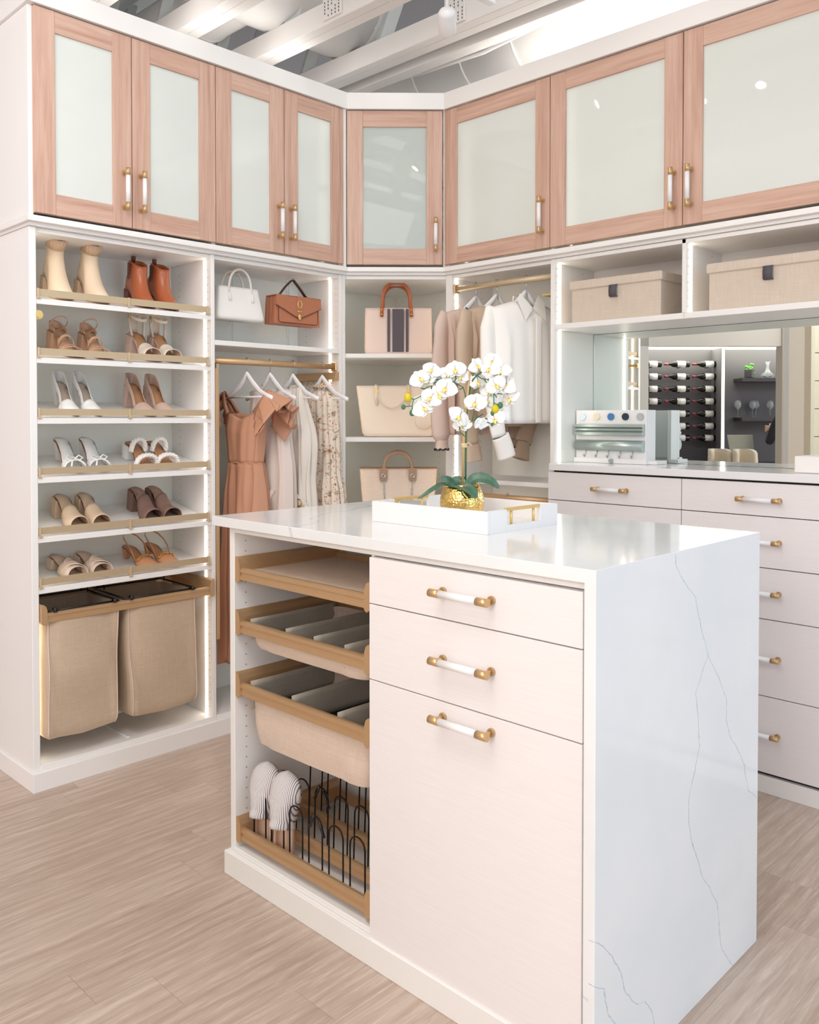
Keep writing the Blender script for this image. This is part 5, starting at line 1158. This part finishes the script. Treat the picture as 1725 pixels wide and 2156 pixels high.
# partition with the opening towards the wine wall, and the timber wall beside it
D2 = 8.0; T2 = TWf(D2)
structure(MB(T2).box(AZ(1350, D2)-1.0, AZ(1366, D2), 0, .10, 0, 2.6).box(AZ(1340, D2), AZ(1700, D2), 0, .1, ZZ(729, D2), 2.7).build('wall_partition', 'wallpaint'))
mat('greige', (196, 188, 178), .7); structure(MB(T2).box(AZ(1645, D2), AZ(1662, D2), -.02, .12, 0, ZZ(690, D2)).build('door_1', 'greige'))
D3 = 7.0; T3 = TWf(D3); structure(MB(T3).box(AZ(1661, D3), AZ(1712, D3), 0, .1, 0, 2.9).build('wall_column', 'white'))
mat('pine', (238, 226, 204), .6); D4 = 6.5; T4 = TWf(D4)
sw = structure(MB(T4).box(AZ(1712, D4), AZ(1712, D4)+2.2, .03, .09, 0, 2.9).box(AZ(1705, D4), AZ(1713, D4), -.02, .09, 0, 2.9).build('wall_timber', 'pine'))
for k in range(14): MB(T4).box(AZ(1713.5, D4), AZ(1712, D4)+2.2, .0, .03, .21*k+.003, .21*k+.207, b=.003).build('board', 'pine', sw)
# person standing half hidden behind the opening's edge, holding a phone
mat('skin', (214, 168, 144), .6); mat('navycloth', (32, 34, 44), .8); mat('hair', (56, 40, 34), .7)
pz = W_(AZ(1673, 8.9), 8.9)
pe = thing('person', 'person in dark clothes half hidden behind the opening, holding up a phone', 'person', pz, (0, 0, math.atan2(e1.y, e1.x)))
def skinmesh(name, verts, edges, rad, m_, par):
    me = bpy.data.meshes.new(name); me.from_pydata(verts, edges, []); o = bpy.data.objects.new(name, me); C.objects.link(o); me.materials.append(MATS[m_])
    o.modifiers.new('skin', 'SKIN'); me.skin_vertices[0] if me.skin_vertices else None
    bm = bmesh.new(); bm.from_mesh(me); ly = bm.verts.layers.skin.verify(); bm.verts.ensure_lookup_table()
    for i, v in enumerate(bm.verts): v[ly].radius = rad[i] if isinstance(rad[i], tuple) else (rad[i], rad[i]); v[ly].use_root = (i == 0)
    bm.to_mesh(me); bm.free(); q = o.modifiers.new('sub', 'SUBSURF'); q.levels = 2; q.render_levels = 2; o.parent = par; return o
V_ = [(0, 0, .92), (0, 0, 1.10), (0, 0, 1.30), (0, 0, 1.42), (-.17, 0, 1.40), (-.24, -.04, 1.14), (-.16, -.24, 1.26), (.17, 0, 1.40), (.24, -.02, 1.14), (.22, -.06, .92), (-.09, 0, .88), (-.10, -.01, .48), (-.10, .02, .08), (.09, 0, .88), (.10, -.01, .48), (.10, .02, .08)]
E_ = [(0, 1), (1, 2), (2, 3), (3, 4), (4, 5), (5, 6), (3, 7), (7, 8), (8, 9), (0, 10), (10, 11), (11, 12), (0, 13), (13, 14), (14, 15)]
R_ = [(.15, .10), (.13, .10), (.16, .11), (.08, .08), .055, .045, .032, .055, .045, .032, .09, .06, .045, .09, .06, .045]
skinmesh('body', V_, E_, R_, 'navycloth', pe)
hd = MB().ell((0, -.01, 1.62), (.075, .095, .115), 24, 16).tube([(0, .01, 1.40), (0, 0, 1.55)], .052, 16).ell((0, -.105, 1.605), (.012, .018, .018), 8, 6).ell((-.075, .0, 1.61), (.012, .02, .03), 8, 6).ell((.075, .0, 1.61), (.012, .02, .03), 8, 6)
h_ = hd.build('head', 'skin', pe); MB().ell((0, .018, 1.66), (.084, .098, .10), 20, 12).build('hair', 'hair', pe)
MB().ell((-.028, -.098, 1.63), (.010, .006, .006), 8, 6).build('eye', 'black', h_); MB().ell((.028, -.098, 1.63), (.010, .006, .006), 8, 6).build('eye', 'black', h_); MB().ell((0, -.098, 1.568), (.022, .006, .005), 8, 6).build('mouth', 'foil', h_)
hand = MB().ell((-.150, -.275, 1.28), (.020, .035, .042), 12, 8)
for k in range(4): hand.tube([(-.150+.0, -.285+.0, 1.31-.018*k), (-.165, -.315, 1.315-.018*k), (-.145, -.33, 1.315-.018*k)], [.009, .008, .007], 8)
hand.tube([(-.145, -.26, 1.30), (-.125, -.285, 1.325), (-.12, -.31, 1.335)], [.011, .009, .008], 8).build('hand', 'skin', pe)
for x, s_ in ((-.10, 1), (.10, 1)): MB().ell((x, -.04, .04), (.045, .13, .045), 12, 8).build('shoe', 'black', pe)
MB().ell((.22, -.07, .86), (.022, .03, .05), 10, 8).build('hand', 'skin', pe)
ph = tag(MB().box(-.004, .004, -.037, .037, -.075, .075, b=.002).build('phone', 'alu'), 'grey phone held by the person in the mirror', 'phone'); ph.location = pz+Vector(e1)*-.136+e2*-.325+Vector((0, 0, 1.345)); ph.rotation_euler = (0, 0, math.atan2(e1.y, e1.x)+PI/2*0)
